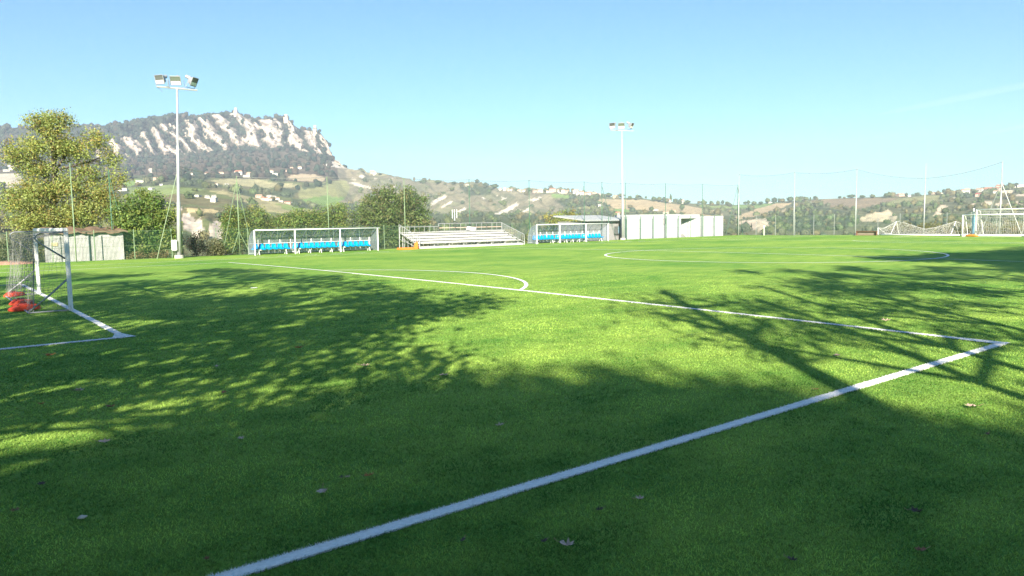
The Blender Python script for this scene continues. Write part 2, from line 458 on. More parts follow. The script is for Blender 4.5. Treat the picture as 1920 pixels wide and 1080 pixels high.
setc((Ug >= 640) & (Ug < 1100) & (RP > 3.9), (0.20, 0.18, 0.125), 0.22, 0.06)
setc((Ug >= 640) & (Ug < 1100) & (RP > 3.9) & (n1 > .56), (0.15, 0.15, 0.095), 0.22, 0.22)
setc((Ug >= 600) & (RP > 1.2) & (RP <= 3.3), (0.07, 0.085, 0.04), 0.3, 0.85)
setc((Ug >= 1060) & (RP > 3.0) & (RP <= 6.5), (0.12, 0.125, 0.07), 0.3, 0.6)
setc((Ug >= 1060) & (RP > 6.5), (0.12, 0.13, 0.06), 0.3, 0.15)
setc((Ug >= 1380) & (RP > 1.2) & (RP <= 6.3), (0.115, 0.12, 0.065), 0.3, 0.75)
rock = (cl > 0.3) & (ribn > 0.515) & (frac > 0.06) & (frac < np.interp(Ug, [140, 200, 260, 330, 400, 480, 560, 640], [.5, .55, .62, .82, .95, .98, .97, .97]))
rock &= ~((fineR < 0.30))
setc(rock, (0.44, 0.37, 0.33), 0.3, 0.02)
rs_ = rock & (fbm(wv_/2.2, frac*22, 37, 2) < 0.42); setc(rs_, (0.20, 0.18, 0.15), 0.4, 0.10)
setc(inpoly([(620, 303), (630, 299), (650, 316), (628, 314)]), (0.46, 0.41, 0.36), 0.3, 0.05)
TAN = (0.38, 0.30, 0.19); PALE_F = (0.33, 0.30, 0.17); GREEN = (0.17, 0.26, 0.075); OLIVE = (0.23, 0.23, 0.11)
P = inpoly
setc(P([(395, 338), (440, 334), (500, 338), (560, 347), (545, 353), (480, 351), (420, 347)]), PALE_F, 0.25, 0.0)
setc(P([(535, 334), (552, 326), (590, 327), (612, 334), (602, 342), (560, 339)]), (0.36, 0.29, 0.20), 0.12, 0.0)
setc(P([(562, 352), (612, 340), (648, 338), (656, 352), (650, 370), (600, 378), (560, 372)]), OLIVE, 0.2, 0.0)
setc(P([(568, 373), (612, 366), (648, 370), (625, 390), (575, 384)]), GREEN, 0.15, 0.0)
setc(P([(395, 356), (440, 359), (490, 374), (560, 386), (598, 396), (565, 405), (500, 396), (450, 376)]), (0.30, 0.27, 0.15), 0.25, 0.0)
setc(P([(505, 380), (550, 386), (585, 393), (540, 394)]), (0.20, 0.26, 0.09), 0.2, 0.0)
setc(P([(215, 344), (262, 337), (276, 342), (240, 349)]), GREEN, 0.2, 0.0)
setc(P([(235, 352), (340, 345), (390, 352), (340, 364), (245, 366)]), (0.17, 0.22, 0.09), 0.25, 0.06)
setc(P([(-60, 327), (32, 325), (48, 341), (18, 352), (-60, 346)]), (0.42, 0.38, 0.31), 0.2, 0.0)
for q in ([(340, 402), (354, 402), (378, 432), (376, 452), (343, 430)], [(360, 420), (375, 411), (387, 430), (390, 446), (362, 442)],
          [(392, 432), (405, 413), (420, 418), (424, 446), (394, 450)], [(322, 392), (338, 386), (340, 396)], [(235, 385), (252, 392), (258, 405), (244, 404)]):
    setc(P(q), (0.46, 0.40, 0.35), 0.22, 0.0)
setc(P([(345, 389), (365, 391), (398, 390), (412, 395), (392, 399), (350, 399)]), (0.44, 0.36, 0.20), 0.3, 0.0)
for q in ([(804, 382), (833, 365), (838, 369), (812, 385)], [(826, 387), (848, 376), (846, 381), (830, 388)], [(858, 396), (873, 388), (874, 392), (862, 399)],
          [(926, 402), (970, 380), (974, 384), (945, 402)], [(928, 366), (945, 372), (936, 378), (950, 372)], [(974, 399), (992, 387), (991, 393)],
          [(997, 378), (1012, 368), (1014, 372), (1000, 378)], [(955, 400), (961, 398), (960, 404)], [(655, 333), (670, 335), (668, 338)],
          [(654, 342), (670, 343), (695, 352), (690, 353), (664, 347)], [(672, 330), (685, 330), (680, 334)], [(701, 333), (709, 335), (703, 337)],
          [(728, 337), (740, 333), (734, 340)], [(735, 348), (744, 352), (736, 354)], [(903, 369), (912, 372), (905, 374)], [(965, 394), (975, 393), (970, 396)],
          [(990, 374), (1004, 371), (1000, 377)], [(278, 316), (285, 317), (286, 327), (280, 322)]):
    setc(P(q), (0.56, 0.50, 0.44), 0.12, 0.0)
setc(P([(1085, 381), (1130, 373), (1165, 374), (1210, 375), (1260, 382), (1310, 389), (1350, 398), (1358, 408), (1300, 408), (1260, 396), (1200, 394), (1150, 391), (1112, 387)]), TAN, 0.12, 0.0)
setc(P([(1033, 363), (1082, 367), (1060, 373), (1038, 371)]), GREEN, 0.2, 0.02)
setc(P([(1085, 386), (1125, 385), (1130, 390), (1085, 392)]), OLIVE, 0.2, 0.0)
setc(P([(1148, 391), (1188, 394), (1172, 399), (1146, 397)]), GREEN, 0.2, 0.0)
setc(P([(1295, 384), (1365, 386), (1372, 391), (1330, 391)]), (0.17, 0.22, 0.08), 0.2, 0.0)
setc(P([(1372, 386), (1450, 379), (1476, 381), (1430, 389), (1375, 393)]), (0.15, 0.23, 0.08), 0.2, 0.0)
setc(P([(1370, 410), (1420, 391), (1455, 381), (1486, 380), (1445, 400), (1385, 412)]), TAN, 0.12, 0.0)
setc(P([(1515, 377), (1560, 372), (1640, 371), (1690, 372), (1660, 384), (1600, 391), (1560, 389), (1535, 383)]), (0.22, 0.17, 0.11), 0.15, 0.0)
setc(P([(1682, 373), (1740, 366), (1766, 365), (1756, 380), (1720, 386), (1655, 384)]), OLIVE, 0.15, 0.0)
setc(P([(1383, 416), (1420, 410), (1490, 411), (1508, 417), (1500, 425), (1450, 429), (1392, 431)]), (0.50, 0.42, 0.33), 0.3, 0.0)
setc(P([(1605, 411), (1640, 397), (1650, 399), (1665, 393), (1683, 407), (1674, 417), (1620, 415)]), (0.55, 0.46, 0.32), 0.25, 0.0)
setc(P([(1750, 405), (1763, 383), (1776, 387), (1766, 401)]), (0.50, 0.42, 0.32), 0.2, 0.0)
setc(P([(1462, 398), (1475, 390), (1472, 398)]), (0.42, 0.34, 0.22), 0.2, 0.0)
for q in ([(1815, 387), (1828, 380), (1838, 388)], [(1838, 386), (1850, 376), (1862, 380), (1858, 391)], [(1864, 384), (1880, 377), (1878, 388)], [(1885, 386), (1892, 380), (1894, 387)],
          [(1900, 384), (1907, 377), (1917, 386)], [(1895, 368), (1925, 360), (1925, 368)], [(1780, 374), (1795, 367), (1788, 376)]):
    setc(P(q), (0.48, 0.40, 0.31), 0.25, 0.05)
for q in ([(425, 350), (490, 364), (530, 380), (480, 371), (430, 360)], [(515, 350), (560, 358), (548, 372), (508, 366)], [(545, 372), (600, 384), (592, 392), (550, 389)], [(1120, 380+6), (1145, 384), (1148, 408), (1118, 408)],
          [(322, 340), (395, 341), (428, 352), (380, 353), (330, 350)], [(640, 384), (660, 378), (690, 395), (640, 400)], [(565, 347), (625, 341), (600, 350), (570, 356)], [(1040, 376), (1120, 374), (1130, 385), (1060, 390)],
          [(360, 331), (380, 328), (398, 336), (365, 340)], [(420, 327), (440, 325), (440, 335), (420, 335)], [(500, 325), (530, 325), (535, 345), (510, 340)], [(440, 375), (470, 385), (480, 395), (440, 390)],
          [(862, 352), (890, 345), (925, 352), (918, 365), (880, 368)], [(1320, 396), (1345, 399), (1340, 404), (1322, 402)], [(1445, 404), (1475, 398), (1500, 386), (1530, 384), (1600, 400), (1590, 430), (1440, 432)]):
    m_ = P(q); setc(m_, (0.06, 0.075, 0.04), 0.2, 0.95)
# mesh
nr, nc = RR.shape
idx = np.arange(nr*nc).reshape(nr, nc)
a = idx[:-1, :]; b = np.roll(idx, -1, 1)[:-1, :]; c = np.roll(idx, -1, 1)[1:, :]; d = idx[1:, :]
quads = np.stack([a, d, c, b], -1).reshape(-1, 4)
TERR = attr_mat('hillside_ground', 0.95, 0.12, 0.22)
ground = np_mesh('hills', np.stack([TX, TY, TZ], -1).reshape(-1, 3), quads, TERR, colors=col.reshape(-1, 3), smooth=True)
tag(ground, 'dry hills, fields and a wooded limestone mountain beyond the pitch', kind='structure')

# ------------------------------------------------------------------ haze
hz = MB().box((0, 0, (-60+430)/2), (8400, 8400, 490)).build('haze', mat('haze_dummy', (1, 1, 1)))
hm = bpy.data.materials.new('haze_air'); hm.use_nodes = True
ht = hm.node_tree
for n in list(ht.nodes): ht.nodes.remove(n)
ho = ht.nodes.new('ShaderNodeOutputMaterial'); pv = ht.nodes.new('ShaderNodeVolumePrincipled')
pv.inputs['Color'].default_value = (0.66, 0.79, 1.0, 1); pv.inputs['Density'].default_value = 1.5e-4; pv.inputs['Anisotropy'].default_value = 0.0
ht.links.new(pv.outputs[0], ho.inputs['Volume'])
hz.data.materials.clear(); hz.data.materials.append(hm)
tag(hz, 'thin blue haze filling the valley air', kind='stuff')

# ------------------------------------------------------------------ far woods
def ico(sub):
    bm = bmesh.new(); bmesh.ops.create_icosphere(bm, subdivisions=sub, radius=1.0)
    v = np.array([p.co[:] for p in bm.verts]); f = np.array([[q.index for q in p.verts] for p in bm.faces]); bm.free(); return v, f
I1, I2 = ico(1), ico(2)
def ragged(sub, cards, seed):
    r = np.random.default_rng(seed); v, f = (I1 if sub == 1 else I2)
    k = 0.72+0.5*r.random(len(v)); v = v*k[:, None]
    if cards:
        d = r.normal(size=(cards, 3)); d /= np.linalg.norm(d, axis=1)[:, None]
        c = d*(0.75+0.4*r.random((cards, 1)))
        t1 = r.normal(size=(cards, 3))*0.22; t2 = r.normal(size=(cards, 3))*0.22
        vv = np.stack([c-t1, c+t1, c+t2], 1).reshape(-1, 3); ff = np.arange(cards*3).reshape(-1, 3)+len(v)
        v = np.concatenate([v, vv]); f = np.concatenate([f, ff])
    return v, f
PROTO_FAR = [ragged(1, 0, s) for s in range(6)]
PROTO_MID = [ragged(1, 44, 20+s) for s in range(6)]
PROTO_NEAR = [ragged(2, 120, 40+s) for s in range(5)]
TREECOL = np.array([(0.06, 0.085, 0.04), (0.07, 0.10, 0.045), (0.09, 0.11, 0.05), (0.055, 0.075, 0.05), (0.115, 0.105, 0.055), (0.085, 0.095, 0.06)])
def scatter(mask_row, protos, rad, dens, seed, name, label, tall=1.0, cols=TREECOL):
    r = np.random.default_rng(seed)
    cellpx = np.abs(np.gradient(PU, axis=1)*np.gradient(PV, axis=0))
    bw = 2*rad*F_PX/RR
    ex = wd*cellpx/(bw*bw*0.45)*dens
    m = mask_row & front & (PU > -110) & (PU < 2030) & (r.random(RR.shape) < ex)
    ii, jj = np.nonzero(m)
    Vs, Fs, Cs = [], [], []; o = 0
    for i, j in zip(ii, jj):
        v, f = protos[r.integers(len(protos))]
        s = rad*(0.55+0.9*r.random()); a = r.random()*6.28; ca, sa = math.cos(a), math.sin(a)
        x = v[:, 0]*ca-v[:, 1]*sa; y = v[:, 0]*sa+v[:, 1]*ca
        zs = tall*(0.8+0.5*r.random())
        off = (r.random(2)-0.5)*rad*1.6
        Vs.append(np.stack([TX[i, j]+x*s+off[0], TY[i, j]+y*s+off[1], TZ[i, j]+(v[:, 2]*zs+0.55*zs)*s], 1))
        Fs.append(f+o); o += len(v)
        c = cols[r.integers(len(cols))]*(0.75+0.5*r.random())
        Cs.append(np.repeat(c[None]*(1.0), len(v), 0)*(0.85+0.3*r.random((len(v), 1))))
    if not Vs: return
    ob = np_mesh(name, np.concatenate(Vs), np.concatenate(Fs), FARLEAF, colors=np.concatenate(Cs))
    tag(ob, label, kind='stuff'); return len(Vs)
MTCOL = np.array([(0.018, 0.032, 0.024), (0.022, 0.036, 0.024), (0.030, 0.036, 0.028), (0.050, 0.042, 0.034), (0.036, 0.042, 0.030)])
nA = scatter((RP > 4.6) & (Ug < 655), PROTO_FAR, 6.5, 0.9, 1, 'mountain_woods', 'dark woods covering the rocky mountain', 1.0, MTCOL)
nB = scatter((RP > 3.0) & ~((RP > 4.6) & (Ug < 655)), PROTO_MID, 5.2, 0.5, 2, 'hillside_woods', 'scattered trees and copses on the far hillsides')
nC = scatter((RP > 0.6) & (RP <= 3.0), PROTO_MID, 3.3, 0.55, 3, 'valley_woods', 'bushy woods and scrub on the near valley slopes')
print('blobs', nA, nB, nC)

# ================================================================== PITCH
def turf_mat():
    m, t, p = new_mat('synthetic_turf')
    tc = t.nodes.new('ShaderNodeTexCoord')
    def noise(sc, det, vec=None, rough=0.5):
        n = t.nodes.new('ShaderNodeTexNoise'); n.inputs['Scale'].default_value = sc; n.inputs['Detail'].default_value = det
        n.inputs['Roughness'].default_value = rough
        t.links.new(vec if vec else tc.outputs['Object'], n.inputs['Vector']); return n
    mp = t.nodes.new('ShaderNodeMapping'); mp.inputs['Rotation'].default_value = (0, 0, 0.5); mp.inputs['Scale'].default_value = (0.5, 1.3, 1)
    t.links.new(tc.outputs['Object'], mp.inputs['Vector'])
    a = noise(1.3, 6, mp.outputs[0], 0.6); b = noise(55, 4); c_ = noise(0.16, 3)
    ad = t.nodes.new('ShaderNodeMath'); ad.operation = 'ADD'; t.links.new(a.outputs['Fac'], ad.inputs[0]); t.links.new(b.outputs['Fac'], ad.inputs[1])
    ad2 = t.nodes.new('ShaderNodeMath'); ad2.operation = 'ADD'; t.links.new(ad.outputs[0], ad2.inputs[0]); t.links.new(c_.outputs['Fac'], ad2.inputs[1])
    r = t.nodes.new('ShaderNodeMapRange'); r.inputs[1].default_value = 1.1; r.inputs[2].default_value = 1.9
    t.links.new(ad2.outputs[0], r.inputs[0])
    cr = t.nodes.new('ShaderNodeValToRGB')
    cr.color_ramp.elements[0].color = (*TURF_A, 1); cr.color_ramp.elements[1].color = (TURF_B[0]*1.12, TURF_B[1]*1.1, TURF_B[2]*1.1, 1)
    t.links.new(r.outputs[0], cr.inputs[0]); t.links.new(cr.outputs[0], p.inputs['Base Color'])
    p.inputs['Roughness'].default_value = 0.8; p.inputs['Specular IOR Level'].default_value = 0.05
    bp = t.nodes.new('ShaderNodeBump'); bp.inputs['Strength'].default_value = 0.8; bp.inputs['Distance'].default_value = 0.03
    t.links.new(b.outputs['Fac'], bp.inputs['Height']); t.links.new(bp.outputs[0], p.inputs['Normal'])
    return m
TURF_A = (0.070, 0.225, 0.040); TURF_B = (0.298, 0.420, 0.090)
TURF = turf_mat()
gx = np.arange(-5, 86.01, 1.0); gy = np.arange(-31, 33.01, 1.0)
X, Y = np.meshgrid(gx, gy, indexing='ij'); Z = crown(Y)
ii = np.arange(X.size).reshape(X.shape)
q = np.stack([ii[:-1, :-1], ii[1:, :-1], ii[1:, 1:], ii[:-1, 1:]], -1).reshape(-1, 4)
pitch = np_mesh('pitch', np.stack([X, Y, Z], -1).reshape(-1, 3), q, TURF, smooth=True)
tag(pitch, 'green artificial turf football pitch', kind='structure')

L, W = 80.93, 51.21
PW, PDp, GW, GD, SPT = 19.96, 16.59, 8.89, 5.35, 10.99
LINE = mat('white_line_fibre', (0.82, 0.83, 0.85), 0.8, var=0.10, scale=40, bump=0.5)
LW = 0.125
def strip(paths, name, label, closed=False):
    mb = MB()
    for pts in paths:
        pts = [np.array(p, float) for p in pts]; o = len(mb.v); m = len(pts)
        for i, p in enumerate(pts):
            t = pts[min(i+1, m-1)]-pts[max(i-1, 0)]
            t = t/np.linalg.norm(t); n = np.array([-t[1], t[0]])*LW/2
            if 0 < i < m-1:
                t0 = (p-pts[i-1])/np.linalg.norm(p-pts[i-1]); c_ = max(0.3, abs(float(np.dot(t0, t)))); n = n/c_
            for s in (1, -1):
                qq = p+n*s; mb.v.append((qq[0], qq[1], float(crown(qq[1]))+0.012))
        for i in range(m-1): mb.f.append((o+2*i, o+2*i+1, o+2*i+3, o+2*i+2))
    ob = mb.build(name, LINE); tag(ob, label, kind='structure'); return ob
def seg(a, b, n=40):
    a = np.array(a, float); b = np.array(b, float); return [a+(b-a)*i/n for i in range(n+1)]
def arc(cx, cy, r, a0, a1, n=72): return [(cx+r*math.cos(a0+(a1-a0)*i/n), cy+r*math.sin(a0+(a1-a0)*i/n)) for i in range(n+1)]
def poly(*ps):
    out = []
    for a_, b_ in zip(ps[:-1], ps[1:]): out += seg(a_, b_, 30)[:-1]
    return out+[np.array(ps[-1], float)]
strip([seg((0, W/2), (L, W/2), 90)], 'touchline', 'white touchline in front of the dugouts')
strip([seg((0, -W/2), (L, -W/2), 90)], 'touchline', 'white touchline behind the camera side')
strip([seg((0, -W/2), (0, W/2))], 'goal_line', 'white goal line at the near end')
strip([seg((L, -W/2), (L, W/2))], 'goal_line', 'white goal line at the far end')
strip([seg((L/2, -W/2), (L/2, W/2))], 'halfway_line', 'white halfway line')
strip([arc(L/2, 0, 9.1, 0, 2*math.pi, 120)], 'centre_circle', 'white centre circle')
pen = strip([poly((0, -PW), (PDp, -PW), (PDp, PW), (0, PW))], 'penalty_area_line', 'white outline of the near penalty area')
strip([poly((L, -PW), (L-PDp, -PW), (L-PDp, PW), (L, PW))], 'penalty_area_line', 'white outline of the far penalty area')
goa = strip([poly((0, -GW), (GD, -GW), (GD, GW), (0, GW))], 'goal_area_line', 'white outline of the near goal area')
strip([poly((L, -GW), (L-GD, -GW), (L-GD, GW), (L, GW))], 'goal_area_line', 'white outline of the far goal area')
ha = math.acos((PDp-SPT)/9.0)
strip([arc(SPT, 0, 9.0, -ha, ha)], 'penalty_arc', 'white arc on the near penalty area')
strip([arc(L-SPT, 0, 9.0, math.pi-ha, math.pi+ha)], 'penalty_arc', 'white arc on the far penalty area')
for cx, lb in ((SPT, 'near'), (L-SPT, 'far')):
    mb = MB(); mb.add([(cx+0.12*math.cos(k*math.pi/8), 0.12*math.sin(k*math.pi/8), 0.014) for k in range(16)], [tuple(range(16))])
    tag(mb.build('penalty_spot', LINE), 'white penalty spot at the %s end' % lb, kind='structure')
# technical-area dashes in front of the dugouts
strip([seg((x, 27.6), (x+1.0, 27.6), 2) for x in np.arange(20.5, 33, 2.0)]+[seg((x, 27.6), (x+1.0, 27.6), 2) for x in np.arange(48.5, 61, 2.0)],
      'technical_area_line', 'dashed white technical area lines by the dugouts')

# turf fibres close to the camera
def on_line(x, y):
    m = (np.abs(y+PW) < LW/2-0.010) & (x > 0) & (x < PDp+LW/2)
    m |= (np.abs(x-PDp) < LW/2) & (np.abs(y) < PW)
    m |= (np.abs(x-GD) < LW/2) & (np.abs(y) < GW)
    m |= (np.abs(np.abs(y)-GW) < LW/2) & (x < GD)
    rr = np.hypot(x-SPT, y); m |= (np.abs(rr-9.0) < LW/2) & (x > PDp)
    return m
def fibres(x, y, r, seed):
    g = np.random.default_rng(seed); n = len(x)
    wdt = 0.0030*np.maximum(r/4, 0.8)**0.8*(0.7+0.6*g.random(n)); h = (0.015+0.011*g.random(n))*(1-0.6*sstep(14, 30, r))
    a = g.random(n)*6.283; lean = g.normal(size=(n, 2))*0.011
    bx = np.cos(a)*wdt; by = np.sin(a)*wdt; z = crown(y)
    v = np.stack([np.stack([x-bx, y-by, z], 1), np.stack([x+bx, y+by, z], 1), np.stack([x+lean[:, 0]*h/0.02, y+lean[:, 1]*h/0.02, z+h], 1)], 1).reshape(-1, 3)
    return v, np.arange(3*n).reshape(-1, 3), g
n = 560000
th = math.radians(51.55)+(rng.random(n)-0.5)*math.radians(80)
r = 2.9*(30/2.9)**rng.random(n)
x = CAM[0]+r*np.cos(th); y = CAM[1]+r*np.sin(th)
keep = (y < 32) & (y > -30) & (x < 85) & (x > -4) & ~on_line(x, y)
x, y, r = x[keep], y[keep], r[keep]
v, f, g = fibres(x, y, r, 5)
pn = fbm(x/1.1+y/2.6, y/0.75-x/3.0, 80, 4); pn2 = fbm(x/0.25, y/0.25, 90, 2)
k = np.clip((pn-0.3)/0.4, 0, 1)*0.6+np.clip((pn2-.3)/.4, 0, 1)*0.25+0.15*g.random(len(x))
k = np.clip(k, 0, 1)[:, None]
ca = np.array(TURF_A)*0.75; cb = np.array(TURF_B)*1.2
cc = ca*(1-k)+cb*k; cc *= (0.55+0.9*g.random((len(x), 1)))
TFIB = leaf_mat('turf_fibre', 0.42, 0.5)
fo = np_mesh('turf_fibres', v, f, TFIB, colors=np.repeat(cc, 3, 0)); tag(fo, 'short green artificial grass fibres', kind='stuff')
n = 60000
def line_pts(ax, lo, hi, cst, nn):
    t = rng.random(nn); 
    p = lo+(hi-lo)*t; o = cst+(rng.random(nn)-0.5)*LW*1.12
    return (p, o) if ax == 'x' else (o, p)
px_, py_ = [], []
tq = 2.9+(PDp-2.9)*rng.random(20000)**1.8
A = (tq, -PW+np.where(rng.random(20000) < 0.5, -1, 1)*LW/2*(1-np.abs(rng.normal(size=20000))*0.22)*1.06); px_.append(A[0]); py_.append(A[1])
A = line_pts('y', -PW, 4, PDp, 16000); px_.append(A[0]); py_.append(A[1])
A = line_pts('y', -GW, GW, GD, 12000); px_.append(A[0]); py_.append(A[1])
A = line_pts('x', 0, GD, -GW, 6000); px_.append(A[0]); py_.append(A[1])
x = np.concatenate(px_); y = np.concatenate(py_); r = np.hypot(x-CAM[0], y-CAM[1])
v, f, g = fibres(x, y, r, 6)
wl = leaf_mat('white_turf_fibre', 0.3, 0.5)
lo = np_mesh('white_turf_fibres', v, f, wl, colors=np.repeat(np.array([[0.82, 0.83, 0.86]])*(0.75+0.3*g.random((len(x), 1))), 3, 0))
tag(lo, 'white artificial grass fibres of the pitch lines', kind='stuff')

# ================================================================== TREES AND SHRUBS
def ellipsoid_pts(g, n, c, rad, bias=0.45):
    d = g.normal(size=(n, 3)); d /= np.linalg.norm(d, axis=1)[:, None]
    return np.array(c)+d*(g.random((n, 1))**bias)*np.array(rad)
def foliage(g, lobes, n, leaf, clump, pal, per=26, flat=0.75):
    vol = np.array([l[1][0]*l[1][1]*l[1][2] for l in lobes])**0.75; share = vol/vol.sum()
    Vs, Cs = [], []
    pal = np.array(pal)
    for (c, rad), s in zip(lobes, share):
        nc_ = max(3, int(n*s/per))
        cc = ellipsoid_pts(g, nc_, c, rad)
        ctr = np.repeat(cc, per, 0)
        off = g.normal(size=(nc_*per, 3))*clump*np.array([1, 1, flat])
        p = ctr+off
        m = len(p)
        a = g.normal(size=(m, 3)); a /= np.linalg.norm(a, axis=1)[:, None]
        b = np.cross(a, g.normal(size=(m, 3))); b /= np.linalg.norm(b, axis=1)[:, None]
        sz = leaf*(0.6+0.8*g.random((m, 1)))
        Vs.append(np.stack([p-a*sz, p+b*sz*0.5, p+a*sz, p-b*sz*0.5], 1).reshape(-1, 3))
        pc = pal[g.integers(len(pal), size=nc_)]*(0.75+0.5*g.random((nc_, 1)))
        c_ = np.repeat(pc, per, 0)*(0.75+0.5*g.random((m, 1)))
        Cs.append(np.repeat(c_, 4, 0))
    V = np.concatenate(Vs); return V, np.arange(len(V)).reshape(-1, 4), np.concatenate(Cs)
def make_tree(name, label, cat, base, lobes, n, leaf, pal, trunk_r, seed, group=None, clump=0.35, stems=1, trunk_top=None, crown_name='crown', limb=0.35, per=26):
    g = np.random.default_rng(seed); base = np.array(base, float)
    t = thing(name, label, cat, base, 0, group)
    lob = [(np.array(c)-base, r) for c, r in lobes]
    V, F, C = foliage(g, lob, n, leaf, clump, pal, per)
    np_mesh(crown_name, V, F, LEAF, t, C)
    mb = MB()
    cen = np.mean([l[0] for l in lob], 0)
    for s in range(stems):
        o = np.array([0, 0, -0.2]) + (np.array([g.normal()*trunk_r*1.5, g.normal()*trunk_r*1.5, 0]) if stems > 1 else 0)
        top = np.array(trunk_top)-base if trunk_top is not None else cen*np.array([.9, .9, 1.0])
        k = 7
        pts = [o+(top-o)*i/k+np.array([g.normal(), g.normal(), 0])*trunk_r*0.5*(i > 0) for i in range(k+1)]
        mb.tube(pts, [trunk_r*(1.2-0.75*i/k)/math.sqrt(stems) for i in range(k+1)], 7)
    top = pts[-1]
    for c, r in lob:
        i0 = pts[int(len(pts)*min(0.85, max(0.3, (c[2]-r[2])/max(0.5, top[2]))*0.9))] if len(pts) > 3 else pts[0]
        e = c+np.array([0, 0, r[2]*0.4]); m = (i0+e)/2+np.array([g.normal(), g.normal(), -0.3])*0.25
        mb.tube([i0, m, e], [trunk_r*limb, trunk_r*limb*0.7, trunk_r*0.06], 5)
        for _ in range(4):
            e2 = ellipsoid_pts(g, 1, c, np.array(r)*0.9)[0]; mb.tube([m, (m+e2)/2+g.normal(size=3)*0.15, e2], [trunk_r*limb*0.4, trunk_r*limb*0.25, 0.008], 4)
    mb.build('trunk', BARK, t, smooth=True)
    return t
def px_lobes(y, lst, depth=0.85, x_plane=None):
    out = []
    for (u, v, ru, rv) in lst:
        c = at(u, v, y) if x_plane is None else atx(u, v, x_plane)
        dist = float(np.dot(c-CAM, AX[2])); m = dist/F_PX
        out.append((c, (ru*m, ru*m*depth, rv*m)))
    return out
YG = [(0.28, 0.32, 0.09), (0.23, 0.29, 0.08), (0.33, 0.31, 0.09), (0.17, 0.24, 0.07), (0.27, 0.22, 0.08), (0.28, 0.34, 0.12)]
GR = [(0.10, 0.19, 0.05), (0.14, 0.23, 0.06), (0.18, 0.26, 0.07), (0.08, 0.14, 0.05), (0.20, 0.24, 0.07)]
DG = [(0.07, 0.125, 0.04), (0.10, 0.16, 0.05), (0.14, 0.19, 0.065), (0.17, 0.175, 0.08), (0.16, 0.215, 0.075)]
OL = [(0.15, 0.16, 0.09), (0.12, 0.13, 0.07), (0.18, 0.18, 0.11), (0.10, 0.11, 0.06)]
DRY = [(0.16, 0.13, 0.06), (0.13, 0.12, 0.05), (0.20, 0.15, 0.08), (0.11, 0.12, 0.05)]

def G0(x, y): return (x, y, terr_z(x, y))
pt = at(103, 470, 38.0)
make_tree('autumn_tree', 'tall airy tree turning yellow, behind the corrugated shed', 'tree', G0(pt[0], 38),
          px_lobes(38.0, [(70, 226, 26, 14), (112, 222, 30, 13), (95, 240, 34, 16), (45, 285, 36, 24), (95, 270, 40, 26), (140, 285, 36, 26), (180, 262, 26, 19),
                          (207, 296, 22, 17), (28, 300, 22, 14), (160, 322, 28, 15), (215, 334, 20, 17), (75, 318, 36, 18), (60, 365, 46, 32), (120, 350, 38, 28), (175, 365, 36, 30),
                          (22, 380, 26, 26), (90, 410, 48, 30), (150, 405, 40, 34), (200, 385, 24, 32), (45, 425, 30, 20)], 0.95),
          46000, 0.072, YG+[(0.30, 0.36, 0.13), (0.26, 0.32, 0.10)], 0.24, 11, clump=0.27, trunk_top=at(100, 250, 38), limb=0.35)
pt = at(270, 489, 33.9)
make_tree('leafy_tree', 'low bushy green tree spreading beside the left floodlight mast', 'tree', G0(pt[0], 33.9),
          px_lobes(33.9, [(270, 378, 32, 22), (240, 400, 30, 26), (300, 402, 30, 24), (265, 420, 42, 30), (312, 440, 20, 26), (235, 440, 26, 26), (285, 455, 40, 26), (255, 470, 26, 18), (222, 415, 14, 18)]),
          17000, 0.085, GR+[(0.20, 0.26, 0.07)], 0.10, 12, clump=0.22, stems=2)
pt = at(40, 495, 36.5)
make_tree('olive_tree', 'grey-green olive shrub behind the small goal net', 'tree', G0(pt[0], 36.5),
          px_lobes(36.5, [(20, 465, 26, 24), (55, 458, 26, 22), (80, 472, 18, 20), (40, 480, 34, 16), (-10, 470, 24, 26)]), 8000, 0.07, OL, 0.09, 13, clump=0.2, stems=2)
for k, (u, v, ru, rv, nm, lb, pal) in enumerate([(252, 482, 22, 9, 'fern_clump', 'reddish dry fern clump at the foot of the bushy green tree', DRY),
                                               (297, 480, 20, 9, 'fern_clump', 'dry yellowish undergrowth between the mast and the bushy green tree', DRY),
                                               (368, 456, 20, 25, 'dark_shrub', 'dark almost leafless shrub right of the left floodlight mast', [(0.035, 0.03, 0.028), (0.05, 0.045, 0.035), (0.03, 0.035, 0.025)]),
                                               (404, 464, 18, 18, 'grey_shrub', 'small grey-green shrub between the dark shrub and the hedge', OL)]):
    pt = at(u, 485, 33.0)
    make_tree(nm, lb, 'shrub', G0(pt[0], 33.0), px_lobes(33.0, [(u, v, ru, rv), (u+ru*0.5, v+rv*0.4, ru*0.6, rv*0.6), (u-ru*0.5, v+rv*0.3, ru*0.6, rv*0.7)]), 1700, 0.07, pal, 0.03, 30+k, clump=0.13, stems=3, crown_name='foliage')
HB = [(437, 432, 22, 48, 'leftmost bush of the mixed hedge, beside the tripod net pole'), (478, 430, 26, 44, 'second bush of the mixed hedge, above the left end of the near dugout'),
      (520, 436, 26, 36, 'third bush of the mixed hedge, low, above the near dugout roof'), (558, 430, 26, 40, 'fourth bush of the mixed hedge, above the middle of the near dugout'),
      (598, 428, 24, 42, 'fifth bush of the mixed hedge, left of the tall net pole over the near dugout'), (634, 424, 24, 46, 'sixth bush of the mixed hedge, touching the big round tree')]
